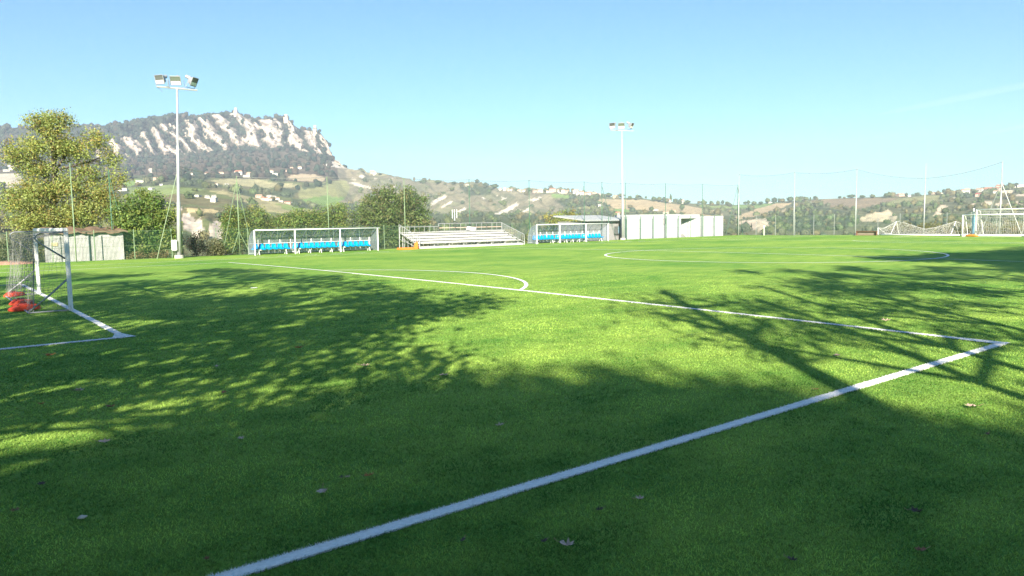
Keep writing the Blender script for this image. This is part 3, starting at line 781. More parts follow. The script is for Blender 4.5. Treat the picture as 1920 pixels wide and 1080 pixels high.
for k, (u, v, ru, rv, lb) in enumerate(HB):
    pt = at(u, 470, 35.6)
    make_tree('hedge_bush', lb, 'bush', G0(pt[0], 35.6), px_lobes(35.6, [(u, v-5, ru, rv*0.88), (u-ru*.5, v-rv*.35, ru*.4, rv*.5), (u+ru*.4, v-rv*.45, ru*.4, rv*.45), (u, v+rv*.5, ru*1.1, rv*.5)]),
              8500, 0.075, GR+YG[:2]+[(0.16, 0.15, 0.06)], 0.05, 50+k, 'bushes of the hedge behind the near dugout', clump=0.2, stems=2, crown_name='foliage')
pt = at(735, 468, 37.4)
make_tree('round_tree', 'big round dark green tree between the near dugout and the bleacher', 'tree', G0(pt[0], 37.4),
          px_lobes(37.4, [(720, 372, 24, 22), (765, 374, 24, 24), (695, 388, 26, 24), (742, 392, 40, 30), (785, 396, 24, 30), (680, 412, 24, 22), (720, 420, 44, 32), (770, 425, 40, 34), (700, 445, 36, 24), (745, 450, 46, 22), (790, 440, 18, 24),
                          (703, 360, 4, 10), (735, 356, 4, 10), (757, 357, 5, 10), (795, 374, 4, 10), (722, 352, 4, 8)]),
          30000, 0.095, DG+DG+[(0.17, 0.15, 0.08)], 0.2, 14, clump=0.24)
pt = at(1058, 425, 46)
make_tree('yellow_tree', 'small yellowing tree seen over the far dugout roof', 'tree', G0(pt[0], 46),
          px_lobes(46, [(1040, 410, 20, 12), (1068, 408, 22, 12), (1052, 420, 32, 12), (1085, 417, 12, 9)]), 3200, 0.14, YG+[(0.12, 0.15, 0.05)], 0.1, 15, clump=0.25)
for k, (u, v, ru, rv, lb) in enumerate([(985, 450, 12, 9, 'pale shrub at the right end of the bleacher'), (1000, 443, 10, 12, 'scrubby bush between the bleacher and the far dugout')]):
    pt = at(u, 459, 36)
    make_tree('low_shrub', lb, 'shrub', G0(pt[0], 36), px_lobes(36, [(u, v, ru, rv), (u+4, v+4, ru*.7, rv*.6)]), 1400, 0.10, OL+YG[:1], 0.04, 60+k, clump=0.18, stems=2, crown_name='foliage')
for k, (u, lb) in enumerate([(1690, 'low dry bush behind the toppled goal, left part'), (1742, 'low dry bush behind the toppled goal, at the tall pole'), (1788, 'low dry bush behind the toppled goal, right part'),
                             (1848, 'low dry bush seen through the big goal net, left'), (1905, 'low dry bush seen through the big goal net, right')]):
    pt = atx(u, 441, 87.5)
    make_tree('dry_bush', lb, 'bush', G0(87.5, pt[1]), px_lobes(0, [(u, 430, 30, 13), (u+14, 433, 20, 9), (u-12, 434, 18, 8)], 0.6, 87.5), 4000, 0.09, [(0.22, 0.20, 0.09), (0.16, 0.16, 0.06), (0.20, 0.16, 0.08)], 0.05, 70+k,
              'dry bushes behind the far goals', clump=0.22, stems=2, crown_name='foliage')

# the trees behind the photographer, whose shade lies over the turf
SH = np.array([math.cos(math.radians(50)), math.sin(math.radians(50)), -math.tan(math.radians(SUN_EL))])
def shade(p, s, h):            # crown point of height h whose shadow falls at (p, s) measured across and along the sunlight
    X = 0.7660*p+0.6428*s; Y = -0.6428*p+0.7660*s
    t = h/math.tan(math.radians(SUN_EL)); return np.array([X-SH[0]*t, Y-SH[1]*t, h])
def shade_tree(name, label, p, sB, lobes, n, leaf, pal, tr, seed, clump, top=None):
    B = shade(p, sB, 0.0); lob = []
    for (lp, ls, r, rz) in lobes:
        h = max(1.2, (ls-sB)*math.tan(math.radians(SUN_EL))); lob.append((shade(lp, ls, h), (r, r, rz)))
    zt = max(c[2] for c, _ in lob)
    tt = (B[0], B[1], zt*0.92) if top is None else top
    return make_tree(name, label, 'tree', (B[0], B[1], -0.26), lob, n, leaf, pal, tr, seed, 'trees shading the near side of the pitch', clump=clump, trunk_top=tt, per=26 if 'dense' in label else 60)
shade_tree('shade_tree', 'tall loose tree behind the goal line casting the leftmost dapples', -3, -14,
           [(-6, 13, 1.7, .9), (-3, 15, 1.8, 1.0), (-5, 9, 1.8, .9), (0, 13.5, 1.8, .9), (-1, 8.5, 1.8, .9), (-8, 7, 1.8, .8), (1, 4.5, 1.7, .8), (-4, 3, 1.8, .8)], 4200, 0.16, GR, 0.25, 101, 0.45)
shade_tree('shade_tree', 'tallest loose tree behind the goal line casting the farthest dapples', 4, -14,
           [(2.4, 17.5, 1.5, .9), (4.2, 14.5, 1.8, 1.0), (7, 12.5, 1.8, .9), (3, 9.5, 1.9, 1.0), (9.5, 11, 1.6, .7), (6.5, 8, 1.9, .9), (4, 4.5, 1.9, .9), (8, 3.5, 1.7, .8), (2.5, 0, 1.7, .8), (6, -1.5, 1.7, .7)], 5600, 0.16, GR, 0.28, 102, 0.45)
shade_tree('shade_tree', 'loose tree near the corner casting dapples across the goal area', 10, -17,
           [(10.5, 8, 1.5, .8), (12, 5.5, 1.6, .7), (10, 3.5, 1.8, .8), (13.5, 1.5, 1.5, .6), (11, -1, 1.7, .8), (8.5, -3.5, 1.7, .7), (12.6, -3, 1.3, .6), (10, -6, 1.5, .6), (12.4, -6.5, 1.2, .5), (15.8, 2.5, 1.0, .4), (8, 0.5, 1.3, .6), (9, -8.5, 1.7, .8), (8.7, -5.8, 1.6, .7), (11.3, -4.3, 1.5, .6), (13.2, -5.2, 1.0, .45), (14.4, -2.5, 1.0, .4), (11, -9.5, 1.6, .7), (14.6, 0, 1.0, .4), (5.5, -3.5, 1.5, .6)], 6200, 0.15, GR, 0.24, 103, 0.42)
gsc = np.random.default_rng(77)
def scat(n, pr, sr, keep, r0=0.45, r1=0.9):
    out = []
    while len(out) < n:
        p_, s_ = pr[0]+(pr[1]-pr[0])*gsc.random(), sr[0]+(sr[1]-sr[0])*gsc.random()
        if keep(p_, s_): r_ = r0+(r1-r0)*gsc.random(); out.append((p_, s_, r_, 0.22+0.2*gsc.random()))
    return out
shade_tree('shade_tree', 'airy tree behind the goal line casting fine streaks over the goal area', 9.5, -18.5, scat(64, (4, 16.2), (-10.5, 5), lambda p_, s_: s_ < 16-0.95*p_+4 and s_ > -1.25*p_+2), 5200, 0.13, GR, 0.2, 104, 0.36)
shade_tree('sparse_tree', 'airy tree casting faint streaks beyond the penalty area corner', 31, -14, scat(30, (25.5, 36), (-1, 13), lambda p_, s_: s_ > 0.8*(p_-26)-2), 1500, 0.12, GR, 0.11, 105, 0.3)
def s_top(p): return float(np.interp(p, [11, 12.3, 13, 15, 16.8, 19, 20, 21.1, 22.2, 24, 27], [-12.5, -11, -10, -8, -6.1, -5.7, -6.6, -7.6, -8.8, -8.6, -10]))
for k, (p0, ps, lb) in enumerate([(14, (12.2, 13.5, 14.8, 16.1), 'dense leafy tree left of the photographer'), (18.6, (17.3, 18.5, 19.7, 20.9), 'dense leafy tree right behind the photographer'), (23.5, (22.1, 23.3, 24.5, 26), 'dense leafy tree right of the photographer')]):
    lobs = []
    for pp in ps:
        st = s_top(pp)
        lobs += [(pp, st-2.6, 1.25, .65)]+[(pp, s_, 1.6, 1.0) for s_ in np.arange(st-4.6, -22, -1.6)]
    shade_tree('dense_tree', lb, p0, -41.0, lobs, 26000, 0.18, DG, 0.22, 110+k, 0.34)
for k, (p0, sB, tip, tr, lean, lb) in enumerate([(21.4, -23.5, 4.7, 0.24, 0.0, 'slender bare-stemmed tree by the touchline, leftmost of four'), (23.55, -20.5, 2.4, 0.15, 0.0, 'slender bare-stemmed tree by the touchline, second from left'),
                                               (24.4, -19.5, 6.0, 0.15, 0.2, 'slender bare-stemmed tree by the touchline, third from left'), (26.75, -17.5, 8.8, 0.15, 0.0, 'slender bare-stemmed tree by the touchline, rightmost of four')]):
    B = shade(p0, sB, 0.0); h = (tip-sB)*math.tan(math.radians(SUN_EL)); tp = shade(p0+lean, tip, h)
    g2 = np.random.default_rng(200+k); lobs = []
    for q in range(7):
        lp = p0+g2.normal()*1.3; ls = tip-1.5-g2.random()*9; hh = (ls-sB)*math.tan(math.radians(SUN_EL)); lobs.append((shade(lp, ls, hh), (0.9, 0.9, 0.5)))
    lobs.append((shade(p0+lean, tip-1, (tip-1-sB)*0.445), (0.6, 0.6, 0.5)))
    make_tree('slender_tree', lb, 'tree', (B[0], B[1], -0.26), lobs, 420 if k else 900, 0.12, GR+YG[:2], tr, 210+k, 'slender trees along the near touchline', clump=0.45, trunk_top=tp, limb=0.6)
shade_tree('broad_tree', 'broad dense tree shading the far side of the centre circle', 40, -5.6,
           [(36, 19.5, 2.0, .7), (38.5, 20, 2.0, .9), (41, 21, 2.2, 1.0), (44, 22.5, 2.4, 1.1), (38.5, 16.5, 2.0, .8), (41.5, 16, 2.2, 1.0), (37.5, 13, 1.3, .4), (45, 17, 2.4, 1.1)], 15000, 0.19, DG, 0.3, 120, 0.4)
shade_tree('broad_tree', 'broad dense tree beyond the first, shading the right edge', 48, -2,
           [(46.5, 25, 2.2, 1.0), (49, 27, 2.4, 1.2), (48, 21, 2.4, 1.2), (51, 23, 2.4, 1.2)], 8000, 0.19, DG, 0.3, 121, 0.4)
shade_tree('sparse_tree', 'sparse tree between the slender trees and the broad trees', 33, -9,
           [(33.5, 12.5, 1.4, .5), (31, 10, 1.2, .4), (35.5, 10.5, 1.5, .6), (33, 7.5, 1.3, .4), (35, 6, 1.4, .5), (30.5, 5, 1.1, .35), (33, 3, 1.2, .35)], 1000, 0.15, GR, 0.14, 122, 0.4)

# ================================================================== FLOODLIGHTS
def lamp(parent, pos, rz, tilt):
    M = Matrix.Rotation(rz, 4, 'Z') @ Matrix.Rotation(tilt, 4, 'X')
    def tr(mb):
        mb.v = [tuple((M @ Vector(p))+Vector(pos)) for p in mb.v]; return mb
    h = MB()      # flared housing, mouth towards -y
    w0, h0, w1, h1, d0, d1 = 0.21, 0.17, 0.34, 0.30, 0.26, -0.10
    vs = [(-w0, d0, -h0), (w0, d0, -h0), (w0, d0, h0), (-w0, d0, h0), (-w1, d1, -h1), (w1, d1, -h1), (w1, d1, h1), (-w1, d1, h1)]
    h.add(vs, [(0, 1, 2, 3), (0, 4, 5, 1), (1, 5, 6, 2), (2, 6, 7, 3), (3, 7, 4, 0)])
    for a_, b_ in ((4, 5), (5, 6), (6, 7), (7, 4)): h.bar(vs[a_], vs[b_], 0.025, 4)
    head = tr(h).build('floodlight_head', GREY_STEEL, parent)
    tr(MB().box((0, d1+0.02, 0), (0.65, 0.012, 0.57))).build('glass', LAMPGLASS, head)
    tr(MB().box((0, d1-0.012, -0.15), (0.60, 0.03, 0.22))).build('reflector', WHITE, head)
    tr(MB().tube([(0, 0.25, 0.12), (0, 0.62, 0.12)], [0.13, 0.12], 10)).build('ballast', WHITE_STEEL, head)
    b = MB(); b.tube([(-0.5, 0.05, 0), (-0.5, 0.05, -0.5), (0.5, 0.05, -0.5), (0.5, 0.05, 0)], 0.025, 4); tr(b).build('bracket', GREY_STEEL, head)
def mast(base, top, label, yaw):
    t = thing('floodlight_mast', label, 'floodlight', base)
    H = top[2]-base[2]
    d = Vector((top[0]-base[0], top[1]-base[1], H))
    m = MB(); m.tube([(0, 0, -0.1), tuple(d*0.33), tuple(d*0.34), tuple(d*0.66), tuple(d*0.67), tuple(d)], [0.145, 0.13, 0.105, 0.10, 0.075, 0.07], 14)
    m.build('mast_pole', WHITE_STEEL, t, smooth=True)
    MB().tube([(0, 0, -0.05), (0, 0, 0.25)], [0.32, 0.3], 12).build('concrete_collar', mat('concrete', (0.38, 0.37, 0.35), 0.9), t)
    M = Matrix.Rotation(yaw, 3, 'Z')
    c = MB(); c.bar(d+M@Vector((-1.3, 0, 0.05)), d+M@Vector((1.3, 0, -0.05)), 0.06, 6); c.bar(d+M@Vector((-1.25, 0, 0.05)), d+M@Vector((-0.9, 0.3, -0.25)), 0.02, 4)
    c.build('cross_arm', WHITE_STEEL, t)
    for k, (xx, rz, tl) in enumerate(((-1.02, yaw-0.75, -0.30), (-0.05, yaw-0.30, -0.40), (1.05, yaw+0.95, -0.45))):
        lamp(t, d+M@Vector((xx, 0, 0.55)), rz, -tl)
    return t
YAWV = YAW-math.pi/2
b1 = at(336, 485, 31.0); t1 = at(332, 166, 31.0)
m1 = mast((b1[0], 31.0, -0.2), t1, 'tall grey floodlight mast at left with three lamp heads and a white box', YAWV+0.45)
MB().box((-0.34, -0.22, 0.95), (0.32, 0.22, 0.72)).build('control_box', WHITE, m1, bevel=0.02)
b2 = at(1168, 450, 32.6); t2 = at(1166, 245, 32.6)
mast((b2[0], 32.6, -0.22), t2, 'tall pale floodlight mast standing by the white building', YAWV+0.1)

# ================================================================== DUGOUTS
def seat_shell():
    mb = MB(); prof = [(-0.02, 0.28), (-0.20, 0.30), (-0.40, 0.27), (-0.42, 0.20)]
    path = [(-0.44, 0.00), (-0.42, 0.04), (-0.20, 0.015), (-0.05, 0.02), (0.02, 0.10), (0.06, 0.26), (0.09, 0.42)]   # y,z from front lip to back top
    wid = [0.20, 0.215, 0.215, 0.21, 0.205, 0.19, 0.11]
    n = 7; V = []
    for (y, z), w_ in zip(path, wid):
        for i in range(n):
            s_ = -1+2*i/(n-1); V.append((s_*w_, y-(0.05*s_*s_ if z > 0.05 else 0), z+0.05*s_*s_*(1 if z < 0.05 else 0)))
    F = [(j*n+i, j*n+i+1, (j+1)*n+i+1, (j+1)*n+i) for j in range(len(path)-1) for i in range(n-1)]
    V2 = [(x, y+0.02, z-0.045) for x, y, z in V]; o = len(V)
    F2 = [tuple(k+o for k in f[::-1]) for f in F]
    edge = [i for i in range(n)]+[j*n+n-1 for j in range(1, len(path))]+[(len(path)-1)*n+i for i in range(n-2, -1, -1)]+[j*n for j in range(len(path)-2, 0, -1)]
    F3 = [(edge[k], edge[k]+o, edge[(k+1) % len(edge)]+o, edge[(k+1) % len(edge)]) for k in range(len(edge))]
    return mb.add(V+V2, F+F2+F3)
def dugout(x0, y0, wd_, label):
    t = thing('team_dugout', label, 'dugout', (x0, y0, -0.19))
    fr = [0, 0.305, 0.672, 1.0]; H, Dp = 1.86, 1.35
    for k, f in enumerate(fr):
        MB().box((f*wd_, 0, H/2), (0.085, 0.08, H)).build('post', WHITE, t, bevel=0.012)
    bm_ = MB(); bm_.tube([(-0.02, 0, H-0.12), (0.05, 0, H), (wd_+0.18, 0, H)], 0.05, 8); bm_.build('front_beam', WHITE, t, smooth=True)
    prof = [(0.0, H+0.02), (0.35, H-0.02), (0.7, H-0.16), (1.0, H-0.42), (1.2, H-0.78), (1.31, H-1.2), (Dp, 0.05)]
    for k in range(3):              # three curved clear panels
        a_, b_ = fr[k]*wd_+0.03, fr[k+1]*wd_-0.03; mb = MB(); n = 2
        V = []
        for (y, z) in prof: V += [(a_, y, z), (b_, y, z)]
        F = [(2*i, 2*i+1, 2*i+3, 2*i+2) for i in range(len(prof)-1)]
        mb.add(V, F).build('roof_panel', POLY, t, smooth=True)
    nrib = 12
    for k in range(nrib+1):
        xx = k/nrib*wd_; MB().tube([(xx, y+0.012, z-0.03) for y, z in prof], 0.022, 5).build('rib', GREY_STEEL, t)
    for sx in (0, wd_):             # clear end panels
        V = [(sx, y, z) for y, z in prof]+[(sx, Dp, 0.02), (sx, 0.0, 0.02)]
        MB().add(V, [tuple(range(len(V)))]).build('end_panel', POLY, t)
    rl = MB(); rl.bar((0, Dp-0.05, 0.12), (wd_, Dp-0.05, 0.12), 0.03); rl.bar((0, Dp-0.12, 0.84), (wd_, Dp-0.12, 0.84), 0.016); rl.build('back_rail', WHITE, t)
    up = [ (k+0.75)/nrib*1.0 for k in range(nrib) ]
    for k in range(0, nrib, 1):
        MB().box(((k+0.8)/nrib*wd_, Dp-0.16, 0.66), (0.045, 0.04, 1.0)).build('back_upright', WHITE, t)
    sh = None
    for k, cnt in enumerate((6, 8, 6)):
        a_, b_ = fr[k]*wd_, fr[k+1]*wd_; st = min(0.47, (b_-a_-0.15)/cnt)
        for j in range(cnt):
            xx = a_+0.30+st*j
            if sh is None:
                sh = seat_shell().build('seat', BLUE, t, smooth=True); o = sh
            else:
                o = sh.copy(); COL.objects.link(o); o.parent = t
            o.location = (xx, 0.72, 0.42); o.rotation_euler = (0, 0, 0.0 if j else -0.55)
        MB().box(((a_+b_)/2-0.1, 0.58, 0.375), (b_-a_-0.5, 0.07, 0.05)).build('seat_rail', WHITE, t)
        nl = 2 if cnt == 6 else 4
        for j in range(nl):
            xx = a_+0.45+(b_-a_-1.0)*j/(nl-1)
            lg = MB(); lg.bar((xx, 0.50, 0.37), (xx+0.03, 0.40, 0.0), 0.03); lg.bar((xx, 0.62, 0.37), (xx+0.03, 0.82, 0.0), 0.03); lg.build('seat_leg', WHITE, t)
    return t
xa = at(478.5, 476, 30.6)[0]; xb = at(709, 470, 30.6)[0]
dugout(xa, 30.6, xb-xa, 'near team dugout with clear curved roof and blue seats, left of the bleacher')
xa2 = at(1006.6, 457, 30.9)[0]; xb2 = at(1140.5, 452, 30.9)[0]
dugout(xa2, 30.9, xb2-xa2, 'far team dugout with clear curved roof and blue seats, by the white building')

# ================================================================== BLEACHER
bx0 = at(783, 463, 30.9)[0]; bx1 = at(977, 457, 30.9)[0]; bw = bx1-bx0
by0 = 30.9
bl = thing('bleacher', 'low aluminium bleacher with five plank rows and tubular guard rails', 'bleacher', (bx0, by0, -0.24))
NRW, RUN, RISE = 5, 0.62, 0.23
for i in range(NRW):
    for s_ in range(2):           # each row is laid in two plank lengths
        xc = bw*(0.25+0.5*s_)
        MB().box((xc, 0.15+i*RUN, 0.50+i*RISE), (bw/2-0.02, 0.27, 0.055)).build('seat_plank', ALU, bl)
        MB().box((xc, 0.15+i*RUN-0.32, 0.22+i*RISE), (bw/2-0.02, 0.30, 0.045)).build('foot_plank', ALU, bl)
        if i: MB().box((xc, 0.15+i*RUN+0.02, 0.36+i*RISE), (bw/2-0.02, 0.03, 0.12)).build('riser_plank', ALU, bl)
MB().box((bw/2, -0.34, 0.12), (bw, 0.05, 0.12)).build('front_beam', ALU, bl)
for k in range(8):
    xx = 0.25+(bw-0.5)*k/7
    f = MB(); f.bar((xx, -0.3, 0.06), (xx, 2.9, 1.40), 0.035, 4); f.bar((xx, -0.3, 0.02), (xx, 2.9, 0.02), 0.03, 4); f.bar((xx, 2.9, 0.0), (xx, 2.9, 1.45), 0.035, 4)
    for i in range(NRW): f.bar((xx, 0.15+i*RUN, 0.0), (xx, 0.15+i*RUN, 0.48+i*RISE), 0.022, 4)
    f.bar((xx, 0.6, 0.02), (xx, 2.9, 0.9), 0.02, 4)
    f.box((xx, -0.36, 0.0), (0.26, 0.2, 0.1)); f.build('support_frame', WHITE_STEEL, bl)
yb = 0.15+4*RUN+0.35
def rail_panel(xa_, xb_, z0, z1, n, nm='back_guard_rail'):
    r_ = MB(); r_.bar((xa_, yb, z1), (xb_, yb, z1), 0.028); r_.bar((xa_, yb, z0), (xb_, yb, z0), 0.028)
    for j in range(n+1): r_.bar((xa_+(xb_-xa_)*j/n, yb, z0-(0.5 if j in (0, n) else 0)), (xa_+(xb_-xa_)*j/n, yb, z1), 0.03 if j in (0, n) else 0.018, 5)
    r_.build(nm, WHITE_STEEL, bl)
sx = bw*0.36
rail_panel(0.0, sx*0.5, 1.42, 1.92, 4); rail_panel(sx*0.5, sx, 1.42, 1.92, 4)
for k in range(4):
    xa_, xb_ = sx+(bw-sx)*k/4, sx+(bw-sx)*(k+1)/4; rail_panel(xa_, xb_, 1.48, 2.18, 3)
    if k != 9: MB().box(((xa_+xb_)/2, yb+0.03, 1.78), (xb_-xa_-0.1, 0.02, 0.05)).build('rail_board', mat('pink_board', (0.55, 0.42, 0.36), 0.7), bl)
for xx in (-0.05, bw+0.05):
    r_ = MB(); ztop = 2.15
    r_.tube([(xx, yb, 0.05), (xx, yb, ztop), (xx, -0.40, 1.05), (xx, -0.45, 0.06)], 0.03, 6); r_.bar((xx, yb, 1.45), (xx, -0.42, 0.30), 0.028); r_.bar((xx, yb, 0.85), (xx, -0.42, 0.12), 0.025)
    for j in range(1, 11):
        f_ = j/11; y_ = yb+(-0.42-yb)*f_; r_.bar((xx, y_, 1.45+(0.30-1.45)*f_), (xx, y_, ztop+(1.05-ztop)*f_), 0.016, 4)
    r_.build('side_guard_rail', WHITE_STEEL, bl)
o = MB().box((0, 0, 0), (1.0, 0.05, 0.32)).build('white_board', WHITE); o.location = (bx0+bw*0.66, by0+yb-0.3, 1.42); o.rotation_euler = (0.2, 0.12, 0.05)
tag(o, 'white board leaning on the top row of the bleacher', 'board')
ob_ = thing('orange_barrier', 'orange plastic barrier lying at the left foot of the bleacher', 'barrier', (at(776, 466, 30.3)[0], 30.3, -0.2))
mb = MB(); mb.box((-0.75, 0.1, 0.10), (1.5, 0.35, 0.16)); mb.build('flat_panel', ORANGE, ob_, bevel=0.03)
mb = MB(); mb.add([(0, -0.05, 0), (0.42, -0.05, 0.02), (0.40, -0.05, 0.66), (0.1, -0.05, 0.55), (0, 0.08, 0), (0.42, 0.08, 0.02), (0.40, 0.08, 0.66), (0.1, 0.08, 0.55)],
                  [(0, 1, 2, 3), (7, 6, 5, 4), (0, 4, 5, 1), (1, 5, 6, 2), (2, 6, 7, 3), (3, 7, 4, 0)]); mb.build('upright_panel', ORANGE, ob_, bevel=0.03)

# ================================================================== BUILDINGS AND SHED
wy = 33.8
X_ = lambda u: at(u, 425, wy)[0]
Zt = lambda u, v: at(u, v, wy)[2]
wb = thing('white_building', 'long low white rendered building with a stepped parapet and a deep wedge-shaped entrance', 'building', (X_(1166.6), wy, -0.24))
def wbx(u): return X_(u)-X_(1166.6)
zg = 0.24
def wall_block(u0, u1, v0, um, d=4.0, z0=0.0, z1=None):
    z1 = Zt(um, v0)+zg if z1 is None else z1
    return MB().box(((wbx(u0)+wbx(u1))/2, d/2, (z0+z1)/2), (wbx(u1)-wbx(u0)-0.003, d, z1-z0))
zA = Zt(1180, 406.6)+zg; zB = Zt(1240, 402.6)+zg; zC = Zt(1338, 404.8)+zg; zO = Zt(1290, 409.5)+zg
wall_block(1166.6, 1200, 0, 0, 0.25, 0, zA).build('wall', CONC, wb)
wall_block(1200, 1277, 0, 0, 4.02, 0, zB).build('wall', CONC, wb)
wall_block(1277, 1306, 0, 0, 4.01, zO, zB).build('lintel', CONC, wb)
wall_block(1306, 1312, 0, 0, 4.0, 0, zB).build('wall', CONC, wb)
wall_block(1312, 1356, 0, 0, 4.03, 0, zC).build('wall', CONC, wb)
xl, xr = wbx(1277), wbx(1306)
MB().add([(xl, 2.9, 0), (xr, 0.05, 0), (xr, 0.05, zO), (xl, 2.9, zO), (xl, 3.2, 0), (xr, 0.35, 0), (xr, 0.35, zO), (xl, 3.2, zO)], [(0, 1, 2, 3), (7, 6, 5, 4), (0, 4, 5, 1), (3, 2, 6, 7)]).build('entrance_wall', CONC, wb)
MB().add([(xl, 0.06, 0.02), (xl+1.1, 0.06, 0.02), (xl+0.55, 0.06, 0.42), (xl, 0.06, 0.42), (xl, 0.3, 0.02), (xl+1.1, 0.3, 0.02), (xl+0.55, 0.3, 0.42), (xl, 0.3, 0.42)],
         [(0, 1, 2, 3), (7, 6, 5, 4), (2, 6, 7, 3), (1, 5, 6, 2), (0, 3, 7, 4)]).build('grey_wedge', GREYW, wb)  # low grey wedge block across the left foot of the opening
xd = wbx(1245)
MB().box((xd, -0.09, Zt(1245, 415)+zg), (0.30, 0.18, 0.68)).build('meter_box', GREYW, wb, bevel=0.01)
MB().tube([(xd, -0.06, 0.0), (xd, -0.06, Zt(1245, 420)+zg)], 0.06, 8).build('drain_pipe', GREY_STEEL, wb)
mb = MB(); mb.box((wbx(1239), 2.0, zB+0.02), (wbx(1277)-wbx(1201), 3.9, 0.05)); mb.build('roof_slab', ROOFP, wb)
# grey building behind
gy0 = 34.5; GX = lambda u, v=425: at(u, v, gy0)[0]; GZ = lambda u, v: at(u, v, gy0)[2]
gb = thing('grey_building', 'low grey building with a pale overhanging roof, left of the white building', 'building', (GX(1102), gy0, -0.3))
gw = GX(1172)-GX(1102); ge = GZ(1130, 414.5)+0.3
MB().box((gw/2+0.6, 2.6, ge/2), (gw+1.2, 4.6, ge-0.02)).build('wall', GREYW, gb)
MB().add([(-0.4, -0.2, ge), (gw+1.0, -0.2, ge), (gw+1.0, -0.2, ge+0.13), (-0.4, -0.2, ge+0.13), (-0.4, 5.2, ge+0.55), (gw+1.0, 5.2, ge+0.55), (gw+1.0, 5.2, ge+0.7), (-0.4, 5.2, ge+0.7)],
         [(0, 1, 2, 3), (7, 6, 5, 4), (0, 4, 5, 1), (3, 2, 6, 7), (0, 3, 7, 4), (1, 5, 6, 2)]).build('roof', ROOFP, gb)
MB().box((gw/2+0.3, -0.215, ge+0.03), (gw+1.4, 0.02, 0.1)).build('gutter', GREY_STEEL, gb)
wx = GX(1155)-GX(1102); wx2 = GX(1165)-GX(1102)
wf = MB().box(((wx+wx2)/2, 0.27, (GZ(1159, 432)+0.3)), (wx2-wx, 0.08, 0.92)).build('window', mat('dim_glass', (0.12, 0.13, 0.14), 0.3), gb)
MB().box((wx2-0.12, 0.215, GZ(1159, 431)+0.3), (0.22, 0.03, 0.8)).build('pane', PALEBLUE, wf)
MB().box(((wx+wx2)/2, 0.2, (GZ(1159, 439)+0.3)), (wx2-wx+0.1, 0.18, 0.10)).build('sill', DARK, wf)
# corrugated shed
sy = 32.6; SXf = lambda u: at(u, 465, sy)[0]
shx0, shx1 = SXf(93), SXf(232); shh = at(160, 436, sy)[2]+0.26
shd = thing('corrugated_shed', 'corrugated grey metal shed with a sagging rusty roof edge behind the small goal', 'shed', (shx0, sy, -0.28))
sw = shx1-shx0; npan = 5
for k in range(npan):
    a_, b_ = sw*k/npan, sw*(k+1)/npan; nn = 22; V = []
    for i in range(nn+1):
        xx = a_+(b_-a_)*i/nn-0.001*(i == nn); dy_ = 0.028*(1 if (i//1) % 2 else -1); zz = shh-0.05*math.sin((xx/sw)*3)
        V += [(xx, dy_+0.004*k, 0), (xx, dy_+0.004*k, zz)]
    MB().add(V, [(2*i, 2*i+2, 2*i+3, 2*i+1) for i in range(nn)]).build('corrugated_sheet', CORR, shd)
MB().box((sw*0.52, -0.05, shh/2), (0.12, 0.05, shh)).build('post', GREY_STEEL, shd)
V = []; nn = 24
for i in range(nn+1):
    xx = -0.15+(sw+0.4)*i/nn; zz = shh+0.02+0.07*math.sin(i*0.9)+0.03*math.sin(i*2.3)
    V += [(xx, -0.3, zz-0.05), (xx, -0.3, zz+0.05), (xx, 2.6, zz+0.35)]
MB().add(V, [(3*i, 3*i+3, 3*i+4, 3*i+1) for i in range(nn)]+[(3*i+1, 3*i+4, 3*i+5, 3*i+2) for i in range(nn)]).build('roof', RUST, shd)
MB().box((sw/2, 2.4, shh/2), (sw, 0.06, shh)).build('back_wall', CORR, shd)
MB().box((0.03, 1.2, shh/2), (0.05, 2.3, shh-0.05)).build('side_wall', CORR, shd)
MB().box((0.28, -0.06, 1.28), (0.34, 0.02, 0.22)).build('patch', mat('tan_patch', (0.5, 0.42, 0.26), 0.8), shd)
pm = at(8, 497, 32.2)
mb = MB(); v_, f_ = ragged(2, 0, 5); mb.add([(x*1.6, y*0.7, z*0.26) for x, y, z in v_], [tuple(map(int, q)) for q in f_])
o = mb.build('earth_mound', mat('reddish_earth', (0.34, 0.20, 0.15), 0.95, var=0.25)); o.location = (pm[0], 32.2, -0.2); tag(o, 'low reddish mound beside the field behind the small goal', 'mound')

# ================================================================== BALL-STOP POLES, NETS AND FENCES
def net_pole(u, y, vt, m, label, braces=(), r=0.036, group='tall poles of the left ball-stop fence', vb=474):
    b = at(u, vb, y); z = at(u, vt, y)[2]
    t = thing('net_pole', label, 'pole', (b[0], y, -0.25), 0, group)
    H = z+0.25
    MB().tube([(0, 0, -0.1), (0, 0, H*0.6), (0, 0, H*0.602), (0, 0, H)], [r, r, r*0.8, r*0.75], 8).build('pole', m, t, smooth=True)
    for (dx_, dy_, f) in braces:
        MB().bar((dx_, dy_, 0), (0, 0, H*f), r*0.6, 6).build('brace', m, t)
    return (b[0], y, z)
LP = []
LP.append(net_pole(142, 31.3, 307, GREEN_STEEL, 'tall green net pole in front of the corrugated shed'))
LP.append(net_pole(213, 33.4, 318, DARK_GREEN, 'tall dark green net pole standing in the low bushy green tree', [(1.1, 0.2, 0.95)]))
LP.append(net_pole(342, 31.3, 310, GREEN_STEEL, 'tall green net pole braced beside the left floodlight mast', [(-1.75, -0.2, 0.96), (-0.6, -0.3, 0.33)]))
LP.append(net_pole(450, 34.2, 330, GREEN_STEEL, 'tall green tripod-braced net pole in front of the leftmost hedge bush', [(-1.25, 0.3, 0.94), (1.15, 0.3, 0.94), (-0.75, -0.3, 0.30), (0.75, -0.3, 0.30)]))
